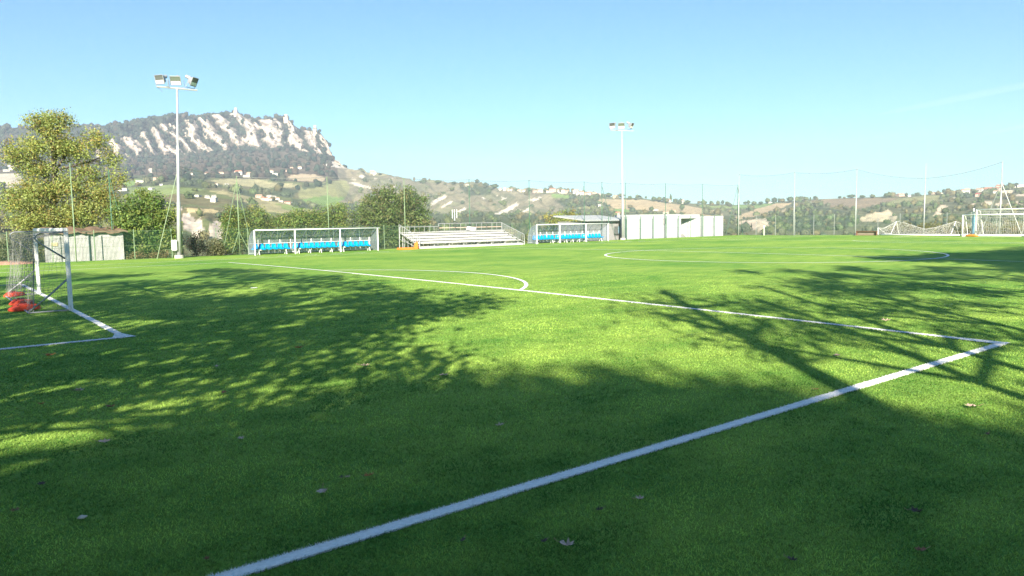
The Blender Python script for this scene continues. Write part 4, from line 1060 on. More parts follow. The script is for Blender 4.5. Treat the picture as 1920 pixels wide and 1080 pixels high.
for u, vt, lb, br in [(618, 331, 'tall green net pole over the near dugout, without braces', ()), (761, 333, 'tall green net pole in front of the round tree', ()), (882, 336, 'tall dark net pole behind the middle of the bleacher', ()),
                      (993.5, 337.5, 'tall dark net pole right of the bleacher', ()), (1096, 340, 'tall dark net pole braced to the left, over the far dugout', [(-2.2, 0.3, 0.93)]),
                      (1129, 341, 'tall dark net pole braced to the right, over the far dugout', [(2.6, 0.3, 0.93)]), (1173, 342.5, 'tall dark net pole just right of the far floodlight mast', ()),
                      (1247.5, 343.5, 'tall dark net pole at the drain pipe of the white building', ()), (1316, 344.5, 'tall dark net pole right of the wedge entrance', ()),]:
    yy = 34.2 if u < 1140 else 33.3
    LP.append(net_pole(u, yy, vt, GREEN_STEEL if u < 800 else DARK_GREEN, lb, br))
LP.append(net_pole(1382, 32.6, 346, DARK_GREEN, 'tall dark corner net pole with two splayed braces, right of the white building', [(-1.9, 0.4, 0.97), (1.9, 0.5, 0.97)]))
RPs = []
PALE = mat('pale_grey_pole', (0.30, 0.33, 0.34), 0.5, 0.2)
for x_, u, vt, lb, br in [(84.6, 1384.5, 326, 'tall pale pole doubling the corner net pole', ()), (84.3, 1488, 322, 'second tall pale pole of the far ball-stop net from the corner', ()),
                     (84.3, 1603.5, 316, 'third tall pale pole of the far ball-stop net, at the brown bench', ()), (84.3, 1731.5, 309, 'tall pale pole standing behind the toppled goal', ()),
                     (84.3, 1873.5, 302, 'tall pale braced pole behind the big far goal', [(0.3, -1.9, 0.72), (0.3, 1.9, 0.72)])]:
    b = atx(u, 442, x_); z = atx(u, vt, x_)[2]; t = thing('net_pole', lb, 'pole', (x_, b[1], -0.25), 0, 'tall poles of the far ball-stop net')
    H = z+0.25
    MB().tube([(0, 0, -0.1), (0, 0, H*0.6), (0, 0, H*0.602), (0, 0, H)], [0.075, 0.07, 0.05, 0.045], 8).build('pole', PALE, t, smooth=True)
    for (dx_, dy_, f) in br: MB().bar((dx_, dy_, 0), (0, 0, H*f), 0.035, 6).build('brace', PALE, t)
    RPs.append((x_, b[1], z))
def uv_sheet(mb_name, grid, m, parent, sizes):
    nu, nv = len(grid), len(grid[0]); V = [p for r_ in grid for p in r_]; F = [(i*nv+j, (i+1)*nv+j, (i+1)*nv+j+1, i*nv+j+1) for i in range(nu-1) for j in range(nv-1)]
    o = MB().add(V, F).build(mb_name, m, parent, smooth=True)
    uvl = o.data.uv_layers.new(name='UVMap')
    for lp in o.data.loops:
        i, j = divmod(lp.vertex_index, nv); uvl.data[lp.index].uv = (sizes[0]*i/(nu-1), sizes[1]*j/(nv-1))
    return o
def net_run(pts, tops, label, sag=0.12):
    t = thing('ball_stop_net', label, 'net', (0, 0, 0))
    for (a_, za), (b_, zb) in zip(zip(pts[:-1], tops[:-1]), zip(pts[1:], tops[1:])):
        ln = math.hypot(b_[0]-a_[0], b_[1]-a_[1]); n = 14; s_ = sag if not isinstance(sag, dict) else sag.get(a_, 0.12)
        line = []
        for i in range(n+1):
            f = i/n; line.append((a_[0]+(b_[0]-a_[0])*f, a_[1]+(b_[1]-a_[1])*f, za+(zb-za)*f-s_*4*f*(1-f)))
        MB().tube(line, 0.02, 4).build('top_cable', CABLE, t)
        g_ = [[(p[0], p[1]+0.03, -0.2+(p[2]+0.2)*j/6) for j in range(7)] for p in line]
        uv_sheet('netting', g_, BALLNET, t, (ln, za+0.2))
net_run([(p[0], p[1]) for p in LP[2:5]], [p[2]-0.05 for p in LP[2:5]], 'thin dark netting behind the near dugout')
net_run([(p[0], p[1]) for p in LP[4:9]], [p[2]-0.05 for p in LP[4:9]], 'thin dark netting behind the bleacher')
net_run([(p[0], p[1]) for p in LP[8:]], [p[2]-0.05 for p in LP[8:]], 'thin dark netting in front of the white building')
zz = [p[2]-0.1 for p in RPs]; zz[3] = atx(1731, 334.5, 84.3)[2]
net_run([(p[0]-0.03, p[1]) for p in RPs], zz, 'tall thin netting behind the far goals, sagging between pale poles', sag=0.28)
# green mesh fence along the far side
def mesh_fence(pts, label, mesh=True, h=2.05, m=GREEN_STEEL):
    t = thing('mesh_fence', label, 'fence', (pts[0][0], pts[0][1], -0.25))
    o0 = Vector((pts[0][0], pts[0][1], 0)); first = None
    for p in pts:
        if first is None: first = MB().tube([(0, 0, -0.1), (0, 0, h+0.1)], 0.028 if mesh else 0.04, 6).build('post', m, t); o = first
        else: o = first.copy(); COL.objects.link(o); o.parent = t
        o.location = (p[0]-o0[0], p[1]-o0[1], 0)
    a_, b_ = Vector((0, 0, 0)), Vector((pts[-1][0], pts[-1][1], 0))-o0
    w_ = MB()
    for zq in (0.1, h*0.5, h): w_.bar((a_[0], a_[1]-0.03, zq), (b_[0], b_[1]-0.03, zq), 0.006, 4)
    w_.build('tension_wire', m, t)
    if mesh:
        L_ = (b_-a_).length
        uv_sheet('mesh_panel', [[(a_[0]+(b_[0]-a_[0])*f, a_[1]+(b_[1]-a_[1])*f-0.045, h*j/2) for j in range(3)] for f in np.linspace(0, 1, 12)], FENCEMESH, t, (L_, h))
    return t
mesh_fence([(x_, 31.9) for x_ in np.arange(2.0, 18.0, 2.42)], 'green wire mesh fence passing in front of the corrugated shed')
mesh_fence([(x_, 34.6, 0)[:2] for x_ in np.arange(18.0, 61.0, 2.42)], 'green wire mesh fence behind the dugouts and the bleacher')
mesh_fence([(at(u, 450, 33.3)[0], 33.3) for u in (1141, 1175.3, 1201.4, 1225, 1249.5, 1272.5, 1295, 1318, 1339.5)], 'row of thin dark fence posts along the white building', mesh=False, h=2.55, m=DARK_GREEN)
mesh_fence([(86.2, y_) for y_ in [atx(u, 430, 86.2)[1] for u in (1417.6, 1453.8, 1490, 1525.6, 1564, 1604, 1645.7, 1687, 1731, 1775, 1820, 1868, 1918)]], 'pale wire fence at the far end of the pitch', h=2.45, m=PALE)
pw = atx(1432.5, 442, 85.4)
t = thing('white_marker_post', 'short white post with a thicker head at the far corner of the pitch', 'post', (85.4, pw[1], -0.2))
MB().tube([(0, 0, 0), (0, 0, 0.95)], 0.045, 8).build('pole', WHITE, t); MB().tube([(0, 0, 0.95), (0, 0, 1.25)], [0.08, 0.14], 8).build('head', WHITE, t)

# ================================================================== GOALS
def grid_net(mb, fn, nu, nv, r, jitter=0.0, seed=1):
    g = np.random.default_rng(seed); Pn = [[np.array(fn(i/nu, j/nv))+g.normal(size=3)*jitter for j in range(nv+1)] for i in range(nu+1)]
    for i in range(nu+1): mb.tube([Pn[i][j] for j in range(nv+1)], r, 3, cap=False)
    for j in range(nv+1): mb.tube([Pn[i][j] for i in range(nu+1)], r, 3, cap=False)
gn, gf = gnd(135, 583), gnd(75, 552)
g1 = thing('small_goal', 'small portable white goal with a sagging net, standing on the goal area line', 'goal', (gn[0]-0.02, gn[1], float(crown(gn[1]))))
GL = gf[1]-gn[1]; GH = 2.0; gx_ = gf[0]-gn[0]
for yy, xx in ((0, 0), (GL, gx_)):
    MB().box((xx, yy, GH/2), (0.10, 0.10, GH)).build('goal_post', WHITE, g1, bevel=0.02)
MB().box((gx_/2, GL/2, GH+0.03), (0.10, GL+0.1, 0.10), ).build('crossbar', WHITE, g1, bevel=0.02)
DB = 0.90
def side_fr(yy, xx):
    a = MB(); a.tube([(xx-0.05, yy, GH-0.02), (xx-0.55, yy, GH-0.03), (xx-0.64, yy, GH-0.08), (xx-0.66, yy, GH-0.18), (xx-0.60, yy, GH-0.26), (xx-0.05, yy, GH*0.66)], 0.022, 7); a.build('bracket', GREY_STEEL, g1, smooth=True)
    a = MB(); a.tube([(xx-0.04, yy, GH*0.40), (xx-0.45, yy, 0.42), (xx-DB, yy, 0.05)], 0.022, 7); a.build('strut', GREY_STEEL, g1, smooth=True)
    a = MB(); a.bar((xx-DB, yy, 0.03), (xx-0.05, yy, 0.03), 0.018); a.build('ground_bar', GREY_STEEL, g1)
side_fr(0, 0); side_fr(GL, gx_)
MB().bar((-DB, 0, 0.03), (gx_-DB, GL, 0.03), 0.022).build('back_bar', GREY_STEEL, g1)
nm = MB()
def backf(a, b):
    y = a*GL; x0 = a*gx_
    path = [(0.0, GH), (-0.65, GH-0.12), (-0.70, GH*0.7), (-0.73, GH*0.4), (-0.84, 0.15), (-0.88, 0.0)]
    f = b*(len(path)-1); i = min(int(f), len(path)-2); t_ = f-i
    px, pz = path[i][0]+(path[i+1][0]-path[i][0])*t_, path[i][1]+(path[i+1][1]-path[i][1])*t_
    sag = 0.10*math.sin(math.pi*a)*(1 if b < 0.4 else 0.6)
    return (x0+px+sag*(0.5 if b > .4 else 0), y, pz-sag*(b < 0.4))
grid_net(nm, backf, 46, 28, 0.0028, 0.012, 3)
for yy, xx in ((0.0, 0.0), (GL, gx_)):
    def sidef(a, b, yy=yy, xx=xx):
        top = GH-0.05-0.1*a; dep = 0.68+0.20*b
        return (xx-a*dep, yy+0.02+0.07*math.sin(3*a+5*b)*b, top*(1-b))
    grid_net(nm, sidef, 9, 16, 0.0028, 0.015, 4)
nm.tube([(-0.70-0.02*i, 0.02+0.01*math.sin(i), 1.55-0.3*i) for i in range(6)], 0.012, 5)
nm.build('net', NETG, g1)
def bag(u, v, rz, sc, label):
    p = gnd(u, v); t = thing('weight_bag', label, 'bag', (p[0], p[1], float(crown(p[1]))+0.01), rz, 'red weight bags holding down the small goal')
    bm = bmesh.new(); bmesh.ops.create_cube(bm, size=1.0); bmesh.ops.subdivide_edges(bm, edges=bm.edges[:], cuts=4, use_grid_fill=True)
    for q in bm.verts:
        x_, y_, z_ = q.co; f = 1-0.55*(2*abs(x_))**2.2
        q.co = Vector((x_*0.72*sc, y_*0.40*sc*(1-0.35*(2*abs(x_))**3), (z_+0.5)*0.16*sc*max(0.2, f)+0.02*math.sin(9*x_+4*y_)*(z_ > 0)))
    me = bpy.data.meshes.new('bag_body'); bm.to_mesh(me); bm.free(); me.materials.append(RED)
    me.polygons.foreach_set('use_smooth', [True]*len(me.polygons))
    o = bpy.data.objects.new('bag_body', me); COL.objects.link(o); o.parent = t
    MB().tube([(-0.18*sc, 0, 0.14*sc), (-0.1*sc, 0.02, 0.20*sc), (0.1*sc, 0.02, 0.20*sc), (0.18*sc, 0, 0.14*sc)], 0.014, 5).build('handle', mat('dark_strap', (0.12, 0.03, 0.03), 0.8), t)
bag(46, 582, 0.5, 0.95, 'bright red weight bag at the near foot of the small goal')
bag(40, 571, 0.65, 0.8, 'red weight bag lying behind the bright one at the small goal')
bag(27, 556, 0.7, 0.8, 'faded red weight bag at the far foot of the small goal, under the net')

def goal(name, label, x_, y0, width, H, depth, cells, seed, netr=0.006, basew=0.06):
    t = thing(name, label, 'goal', (x_, y0, float(crown(y0))-0.0))
    for yy in (0, -width): MB().tube([(0, yy, 0), (0, yy, H)], 0.06, 10).build('goal_post', WHITE, t, smooth=True)
    MB().tube([(0, 0.06, H), (0, -width-0.06, H)], 0.06, 10).build('crossbar', WHITE, t, smooth=True)
    b = MB(); b.tube([(0, 0, 0.06), (depth, 0, 0.06), (depth, -width, 0.06), (0, -width, 0.06)], basew, 8); b.build('base_frame', WHITE, t)
    for yy in (0, -width):
        s_ = MB(); s_.tube([(0, yy, H-0.02), (depth*0.45, yy, H-0.12), (depth*0.6, yy, H*0.75), (depth, yy, 0.06)], 0.025, 6); s_.build('side_stay', WHITE, t)
    m = MB()
    def bf(a, bb):
        path = [(0.0, H), (depth*0.6, H-0.22), (depth*0.72, H*0.6), (depth*0.85, H*.3), (depth, 0.05)]
        f = bb*(len(path)-1); i = min(int(f), len(path)-2); q = f-i
        return (path[i][0]+(path[i+1][0]-path[i][0])*q, -a*width, path[i][1]+(path[i+1][1]-path[i][1])*q-0.12*math.sin(math.pi*a)*(1-bb))
    grid_net(m, bf, int(width/cells), int((H+depth)/cells), netr, 0.02, seed)
    for yy in (0, -width): grid_net(m, lambda a, bb, yy=yy: (a*depth*(0.6+0.4*bb), yy, (H-0.2*a)*(1-bb)), int(depth/cells), int(H/cells), netr, 0.02, seed+1)
    m.build('net', NETW, t); return t
pG = atx(1829, 443, L)
goal('big_goal', 'full-size white goal with net at the far end of the pitch', L+0.02, pG[1], 7.44, 2.50, 1.9, 0.17, 11, 0.007, 0.07)
pS = gnd(1804, 445.2); xs_ = 78.6; pS = atx(1804, 445, xs_)
goal('small_far_goal', 'smaller white goal standing in front of the big far goal', xs_, pS[1], 6.0, atx(1804, 403, xs_)[2], 1.3, 0.2, 12, 0.005, 0.04)
pB = atx(1824, 443, L+0.4); t = thing('padded_post', 'post with pale blue padding just left of the big far goal', 'post', (L+0.4, pB[1], 0))
MB().tube([(0, 0, 0), (0, 0, 2.62)], 0.06, 8).build('pole', WHITE, t); MB().tube([(0, 0, 0.05), (0, 0, 2.0)], 0.11, 10).build('padding', PALEBLUE, t)
pO = atx(1822, 445.2, 79.4); o = MB().tube([(0, 0.5, 0.06), (0.02, 0.2, 0.11), (0, -0.2, 0.11), (0, -0.55, 0.05)], [0.05, 0.11, 0.11, 0.04], 8).build('orange_bag', ORANGE, smooth=True)
o.location = (79.4, pO[1], 0); tag(o, 'small orange bag on the turf between the two far goals', 'bag')
# toppled goal lying on its crossbar
xt = 82.6; yA, yB = atx(1653, 441, xt)[1], atx(1800, 441, xt)[1]
tg = thing('toppled_goal', 'white goal tipped over with its slack net bunched up, left of the far goals', 'goal', (xt, yA, -0.05))
wT = yA-yB
MB().tube([(0, 0, 0.10), (0, -wT, 0.10)], 0.085, 10).build('crossbar', WHITE, tg, smooth=True)
for yy in (0, -wT): MB().tube([(0, yy, 0.10), (2.3, yy, 0.14)], 0.07, 8).build('goal_post', WHITE, tg, smooth=True)
zr = lambda u, v: atx(u, v, xt+1.2)[2]+0.05
kn = [(1655, 427), (1664, 428), (1678, 415.5), (1690, 417), (1708, 422), (1735, 430), (1758, 426), (1790, 415.5), (1800, 419)]
ky = [yA-(atx(u, 425, xt+1.2)[1]) for u, v in kn]; kz = [zr(u, v) for u, v in kn]
kx = [0.15, 0.4, 1.5, 1.4, 1.2, 1.1, 1.2, 1.4, 1.3]
for k in (0, 2, 7):
    MB().tube([(2.2, -ky[k], 0.1), (kx[k], -ky[k], kz[k]), (0.05, -ky[k]-0.1, 0.12)], 0.03, 6).build('net_stay', WHITE, tg)
nm = MB(); yq = np.linspace(ky[0], ky[-1], 46)
def tf(a, b):
    y = ky[0]+(ky[-1]-ky[0])*a; zt_ = float(np.interp(y, ky, kz)); xt_ = float(np.interp(y, ky, kx))
    if b < 0.5: f = b/0.5; return (0.05+(xt_-0.05)*f, -y, 0.1+(zt_-0.1)*f**0.8-0.06*math.sin(math.pi*f))
    f = (b-0.5)/0.5; return (xt_+(2.3-xt_)*f, -y, zt_*(1-f)**1.2+0.05)
grid_net(nm, tf, 44, 18, 0.008, 0.035, 8)
nm.tube([(kx[i], -ky[i], kz[i]) for i in range(len(kn))], 0.022, 5)
nm.build('net', NETW, tg)
# low brown bench
pb0, pb1 = atx(1606, 441, 83.2), atx(1644.5, 441, 83.2)
t = thing('brown_bench', 'low brown slatted bench at the far edge of the pitch', 'bench', (83.2, (pb0[1]+pb1[1])/2, -0.12)); bwid = abs(pb0[1]-pb1[1])
MB().box((0, 0, 0.52), (0.35, bwid, 0.05)).build('seat', BROWN, t)
MB().box((0.02, 0, 0.08), (0.06, bwid, 0.06)).build('rail', BROWN, t)
for yy in (-bwid/2+0.05, bwid/2-0.05): MB().box((0, yy, 0.26), (0.3, 0.07, 0.52)).build('leg', BROWN, t)
MB().box((0.05, 0, 0.3), (0.02, bwid-0.12, 0.36)).build('back_panel', mat('grey_brown_panel', (0.20, 0.17, 0.14), 0.8), t)
o = MB().tube([(0, 0, 0), (0, 0, 0.3)], [0.16, 0.1], 8).build('dark_bundle', DARK, smooth=True); o.location = (83.1, pb0[1]+0.1, -0.1); tag(o, 'small dark bundle at the left end of the brown bench', 'bundle')

# ================================================================== FAR HOUSES, TOWERS, SKYLINE TREES
WALLS = {'w': (0.52, 0.50, 0.47), 'c': (0.46, 0.39, 0.29), 'p': (0.46, 0.33, 0.28), 'y': (0.46, 0.39, 0.25)}
ROOFS = {'r': (0.36, 0.16, 0.11), 't': (0.42, 0.27, 0.20), 'g': (0.40, 0.38, 0.36), 'd': (0.34, 0.07, 0.08), 'w': (0.46, 0.46, 0.46)}
WN = {'w': 'white', 'c': 'cream', 'p': 'pink', 'y': 'yellowish'}; RN = {'r': 'red roof', 't': 'terracotta roof', 'g': 'grey roof', 'd': 'dark red roof', 'w': 'pale flat roof'}
def house(u, v, wpx, hpx, wc, rc, label, group, flat=False):
    p = hit(u, v); dist = float(np.dot(p-CAM, AX[2])); m = dist/F_PX
    wd_, ht = wpx*m, hpx*m; dp = max(7.0, min(wd_*0.7, 12))
    rz = math.atan2(p[1]-CAM[1], p[0]-CAM[0])-math.pi/2+float(rng.normal())*0.25
    t = thing('house', label, 'house', p, rz, group)
    hw = ht*(1.0 if flat else 0.66)
    MB().box((0, 0, hw/2-1.5), (wd_, dp, hw+3)).build('wall', mat('house_wall_'+WN[wc], WALLS[wc], 0.9, var=0.06, scale=0.3), t)
    rm = mat('house_'+RN[rc].replace(' ', '_'), ROOFS[rc], 0.9, var=0.12, scale=0.5)
    a, b = wd_/2+0.5, dp/2+0.5
    if flat: MB().box((0, 0, hw+0.3), (wd_+0.6, dp+0.6, 0.6)).build('roof', rm, t)
    else:
        rh = ht*0.36
        MB().add([(-a, -b, hw), (a, -b, hw), (a, b, hw), (-a, b, hw), (-a*0.75, 0, hw+rh), (a*0.75, 0, hw+rh)], [(0, 1, 5, 4), (1, 2, 5), (2, 3, 4, 5), (3, 0, 4), (3, 2, 1, 0)]).build('roof', rm, t)
    if wpx >= 9:
        nwn = max(2, int(wpx/4))
        for k in range(nwn):
            MB().box((-wd_/2+wd_*(k+0.5)/nwn, -dp/2-0.02, hw*0.55), (wd_/nwn*0.32, 0.12, hw*0.3)).build('window', DARK, t)
CL = [
 ('the row under the mountain', [(362, 328, 9, 4, 'w', 't'), (376, 328, 13, 5, 'p', 'r'), (386, 330, 8, 6, 'w', 'r'), (404, 331, 8, 7, 'w', 't'), (415, 331, 10, 7, 'w', 't'), (447, 329, 14, 8, 'w', 'r'), (470, 331, 13, 7, 'p', 't'), (463, 334, 13, 3, 'w', 'w')]),
 ('the hamlet under the cliff', [(498, 324, 4, 4, 'w', 't'), (509, 324, 5, 5, 'w', 't'), (515, 329, 9, 3, 'w', 'w'), (540, 322, 8, 4, 'p', 't'), (548, 321, 6, 6, 'c', 't'), (561, 319, 7, 5, 'w', 't'), (604, 314, 7, 5, 'w', 't'), (620, 313, 12, 5, 'w', 'g')]),
 ('the farms left of the mast', [(22, 319, 11, 8, 'w', 'w'), (12, 322, 10, 4, 'w', 'g'), (155, 322, 12, 4, 'w', 'g'), (262, 343, 14, 4, 'w', 'g'), (293, 339, 11, 6, 'p', 't'), (231, 358, 15, 4, 'w', 'w'), (284, 356, 9, 4, 'w', 'g'), (302, 348, 5, 2, 'w', 'w')]),
 ('the cluster by the mast', [(402, 371, 8, 5, 'w', 'g'), (402, 379, 9, 6, 'w', 'w'), (407, 348, 6, 4, 'w', 't'), (425, 352, 7, 5, 'w', 'g'), (372, 369, 8, 2, 'w', 'w'), (389, 372, 4, 6, 'w', 'g')]),
 ('the village above the hedge', [(486, 372, 12, 7, 'p', 't'), (493, 376, 6, 7, 'p', 'r'), (499, 376, 8, 6, 'w', 'r'), (505, 371, 8, 5, 'w', 'g'), (508, 377, 7, 4, 'w', 't'), (514, 372, 8, 5, 'w', 'g'), (519, 375, 8, 5, 'w', 't'), (527, 379, 8, 3, 'w', 'g'), (538, 382, 11, 4, 'p', 'r'), (549, 384, 6, 3, 'w', 'g')]),
 ('the pair on the bare ridge', [(697, 325, 8, 5, 'c', 't'), (703, 327, 6, 5, 'w', 't')]),
 ('the long skyline village', [(877, 348, 6, 3, 'w', 't'), (938, 357, 5, 4, 'w', 't'), (946, 357, 5, 5, 'w', 't'), (953, 358, 4, 5, 'p', 't'), (960, 358, 4, 4, 'w', 't'), (974, 360, 9, 4, 'c', 't'), (983, 360, 6, 4, 'w', 't'), (1003, 361, 10, 4, 'p', 't'),
   (1013, 361, 9, 5, 'w', 't'), (1028, 361, 6, 4, 'w', 't'), (1036, 361, 12, 7, 'p', 'r'), (1049, 361, 7, 6, 'w', 't'), (1056, 361, 8, 6, 'w', 't'), (1064, 362, 8, 5, 'p', 't'), (1079, 362, 10, 6, 'w', 't'), (1084, 365, 9, 5, 'w', 't'), (1091, 365, 7, 6, 'w', 'r'), (1098, 366, 9, 5, 'p', 't'),
   (1106, 366, 9, 6, 'w', 'r'), (1114, 367, 9, 6, 'p', 't'), (1123, 368, 9, 5, 'w', 't'), (1155, 371, 9, 5, 'y', 't')]),
 ('the tan field farms', [(1158, 404, 9, 6, 'p', 'r'), (1124, 387, 5, 3, 'w', 'w'), (1229, 396, 8, 3, 'w', 'g'), (1248, 402, 12, 5, 'c', 't'), (1264, 401, 7, 4, 'c', 't'), (1255, 379, 6, 6, 'w', 't'), (1280, 382, 4, 7, 'w', 't')]),
 ('the ploughed ridge farms', [(1506, 377, 11, 3, 'w', 'w'), (1441, 381, 9, 2, 'w', 'w'), (1688, 368, 14, 5, 'p', 't'), (1705, 369, 5, 2, 'w', 'w'), (1753, 364, 10, 4, 'p', 't'), (1765, 363, 5, 2, 'w', 'w')]),
 ('the hilltop village at right', [(1791, 363, 8, 5, 'w', 't'), (1808, 361, 12, 6, 'w', 'r'), (1814, 365, 9, 11, 'w', 't'), (1822, 360, 10, 5, 'p', 'r'), (1837, 360, 12, 7, 'w', 't'), (1839, 368, 18, 6, 'p', 'd'), (1854, 362, 15, 10, 'w', 'r'), (1868, 357, 10, 6, 'p', 'r'), (1874, 354, 14, 8, 'p', 'r'),
   (1868, 362, 10, 5, 'w', 't'), (1887, 363, 19, 5, 'c', 'w'), (1900, 351, 8, 6, 'w', 'r'), (1913, 349, 11, 5, 'w', 'g')]),
]
ORD = ['first', 'second', 'third', 'fourth', 'fifth', 'sixth', 'seventh', 'eighth', 'ninth', 'tenth', 'eleventh', 'twelfth', 'thirteenth', 'fourteenth', 'fifteenth', 'sixteenth', 'seventeenth', 'eighteenth', 'nineteenth', 'twentieth', 'twenty-first', 'twenty-second', 'twenty-third']
for grp, hs in CL:
    hs = sorted(hs)
    for k, (u, v, wp_, hp_, wc, rc) in enumerate(hs):
        lb = '%s house with %s, %s from left in %s' % (WN[wc], RN[rc], ORD[k], grp)
        house(u, v, wp_, hp_, wc, rc, lb, 'houses of '+grp[4:], rc == 'w')
for (u, v, wpx, hpx, lb) in [(443, 212, 7, 9, 'stone tower on the highest point of the mountain ridge'), (537, 224, 9, 9, 'squat stone fort on the middle of the mountain ridge'), (591, 248, 8, 11, 'stone tower at the right end of the mountain ridge')]:
    p = hit(u, v); m = float(np.dot(p-CAM, AX[2]))/F_PX; wd_, ht = wpx*m, hpx*m
    t = thing('stone_tower', lb, 'tower', p, 0.9)
    MB().box((0, 0, ht*0.2-6), (wd_, wd_*0.8, ht*0.5+12)).build('wall', STONE, t)
    MB().box((wd_*0.08, 0, ht*0.6), (wd_*0.5, wd_*0.5, ht*0.8)).build('keep', STONE, t)
    cr_ = MB()
    for k in range(8): cr_.box((wd_*0.08+wd_*0.25*math.cos(k*math.pi/4), wd_*0.25*math.sin(k*math.pi/4), ht*1.02), (wd_*0.12, wd_*0.12, ht*0.08))
    cr_.build('battlement', STONE, t)
pq = hit(854, 414)
for k, u in enumerate((848.5, 853, 857)):
    p = hit(u, 414.5); m = float(np.dot(p-CAM, AX[2]))/F_PX
    t = thing('white_mast', '%s of three white masts in the valley above the bleacher' % ('left', 'middle', 'right')[k], 'mast', p, 0, 'three white masts in the valley')
    MB().tube([(0, 0, -3), (0, 0, 21*m)], [1.5*m/2, 1.0*m/2], 8).build('pole', WHITE, t); MB().box((0, 0, 0), (2.4*m, 2.4*m, 2*m)).build('base', WHITE_STEEL, t)
ST = [('skyline_tree', 'round', 'along the ridge right of the far mast', [(1211, 373, 4, 5), (1226, 378, 9, 9), (1237, 379, 10, 9), (1244, 380, 6, 9), (1251, 381, 7, 8), (1275, 383, 9, 6), (1289, 383, 10, 7)]),
      ('umbrella_pine', 'flat-topped', 'standing alone on the ridge right of the far mast', [(1199, 373, 8, 6)]),
      ('cypress', 'slim pointed', 'on the ridge above the white building', [(1258, 380, 4, 14), (1266, 382, 3, 8)]),
      ('skyline_tree', 'small round', 'above the white building', [(1311, 383, 6, 6), (1323, 383, 5, 5), (1333, 386, 7, 8), (1347, 386, 7, 9), (1354, 384, 6, 8), (1363, 384, 6, 6), (1397, 384, 6, 6), (1404, 384, 6, 8), (1413, 385, 10, 7), (1427, 384, 8, 6)]),
      ('skyline_tree', 'bushy', 'around the second pale pole', [(1440, 382, 9, 10), (1451, 382, 10, 11), (1467, 381, 10, 8), (1482, 380, 11, 10), (1498, 379, 9, 9), (1510, 378, 10, 8), (1527, 376, 5, 8)]),
      ('cypress', 'slim pointed', 'among the bushy trees right of the corner net pole', [(1460, 381, 3, 9), (1519, 377, 3, 7)]),
      ('skyline_tree', 'low dark', 'on the brown ploughed ridge', [(1575, 373, 6, 5), (1583, 373, 5, 4), (1595, 372, 13, 7), (1617, 372, 10, 6), (1635, 372, 9, 7)]),
      ('skyline_tree', 'dark', 'by the skyline farm', [(1661, 371, 8, 8), (1668, 371, 9, 10), (1700, 370, 5, 8), (1715, 368, 3, 3), (1721, 368, 3, 3), (1727, 368, 3, 3), (1744, 366, 7, 8), (1769, 364, 5, 9), (1778, 366, 10, 12)]),
      ('skyline_tree', 'leafy', 'among the hilltop houses above the far goals', [(1797, 366, 10, 10), (1829, 362, 9, 5), (1884, 360, 12, 12), (1893, 358, 12, 14), (1905, 350, 9, 8)]),
      ('skyline_tree', 'dark', 'on the bare ridge behind the bleacher', [(680, 323, 5, 4), (713, 329, 6, 4), (777, 341, 4, 8), (790, 344, 8, 4), (822, 346, 12, 7), (834, 347, 6, 3), (852, 347, 9, 6), (865, 347, 9, 5), (928, 355, 14, 9)]),
      ('skyline_tree', 'dark', 'between the houses of the skyline village', [(967, 359, 5, 5), (993, 360, 7, 6), (1022, 361, 7, 8), (1029, 361, 5, 7), (1073, 362, 6, 8), (1118, 372, 12, 8), (1141, 370, 12, 8), (1165, 370, 14, 7)]),
      ('field_tree', 'round', 'standing in or below the tan field', [(1181, 391, 9, 6), (1107, 388, 12, 9), (1279, 395, 9, 12), (1221, 398, 8, 9)])]
crown_me = {}
for si, (nm_, adj, where, lst) in enumerate(ST):
    for k, (u, v, wp_, hp_) in enumerate(sorted(lst)):
        p = hit(u, v); m = float(np.dot(p-CAM, AX[2]))/F_PX
        lb = ('%s tree %s, %s from left' % (adj, where, ORD[k])) if len(lst) > 1 else '%s tree %s' % (adj, where)
        t = thing(nm_, lb, 'tree', p, 0, ('%s trees %s' % (adj, where)) if len(lst) > 1 else None)
        q = (si*3+k) % 5; v_, f_ = PROTO_NEAR[q]
        if q not in crown_me:
            c0 = TREECOL[q % len(TREECOL)]
            o = np_mesh('crown', v_, f_, FARLEAF, t, np.repeat(c0[None], len(v_), 0)*(0.8+0.4*rng.random((len(v_), 1)))); crown_me[q] = o.data
        else:
            o = bpy.data.objects.new('crown', crown_me[q]); COL.objects.link(o); o.parent = t
        hz_ = hp_*m; tall = nm_ == 'cypress'
        tr_ = 0.05 if tall else (0.55 if nm_ == 'umbrella_pine' else 0.2)
        o.scale = (wp_*m/2, wp_*m/2, hz_*(1-tr_)/2); o.location = (0, 0, hz_*(tr_+(1-tr_)/2))
        MB().tube([(0, 0, -1.5), (0, 0, hz_*0.6)], [max(0.15, wp_*m*0.04), 0.1], 5).build('trunk', BARK, t)

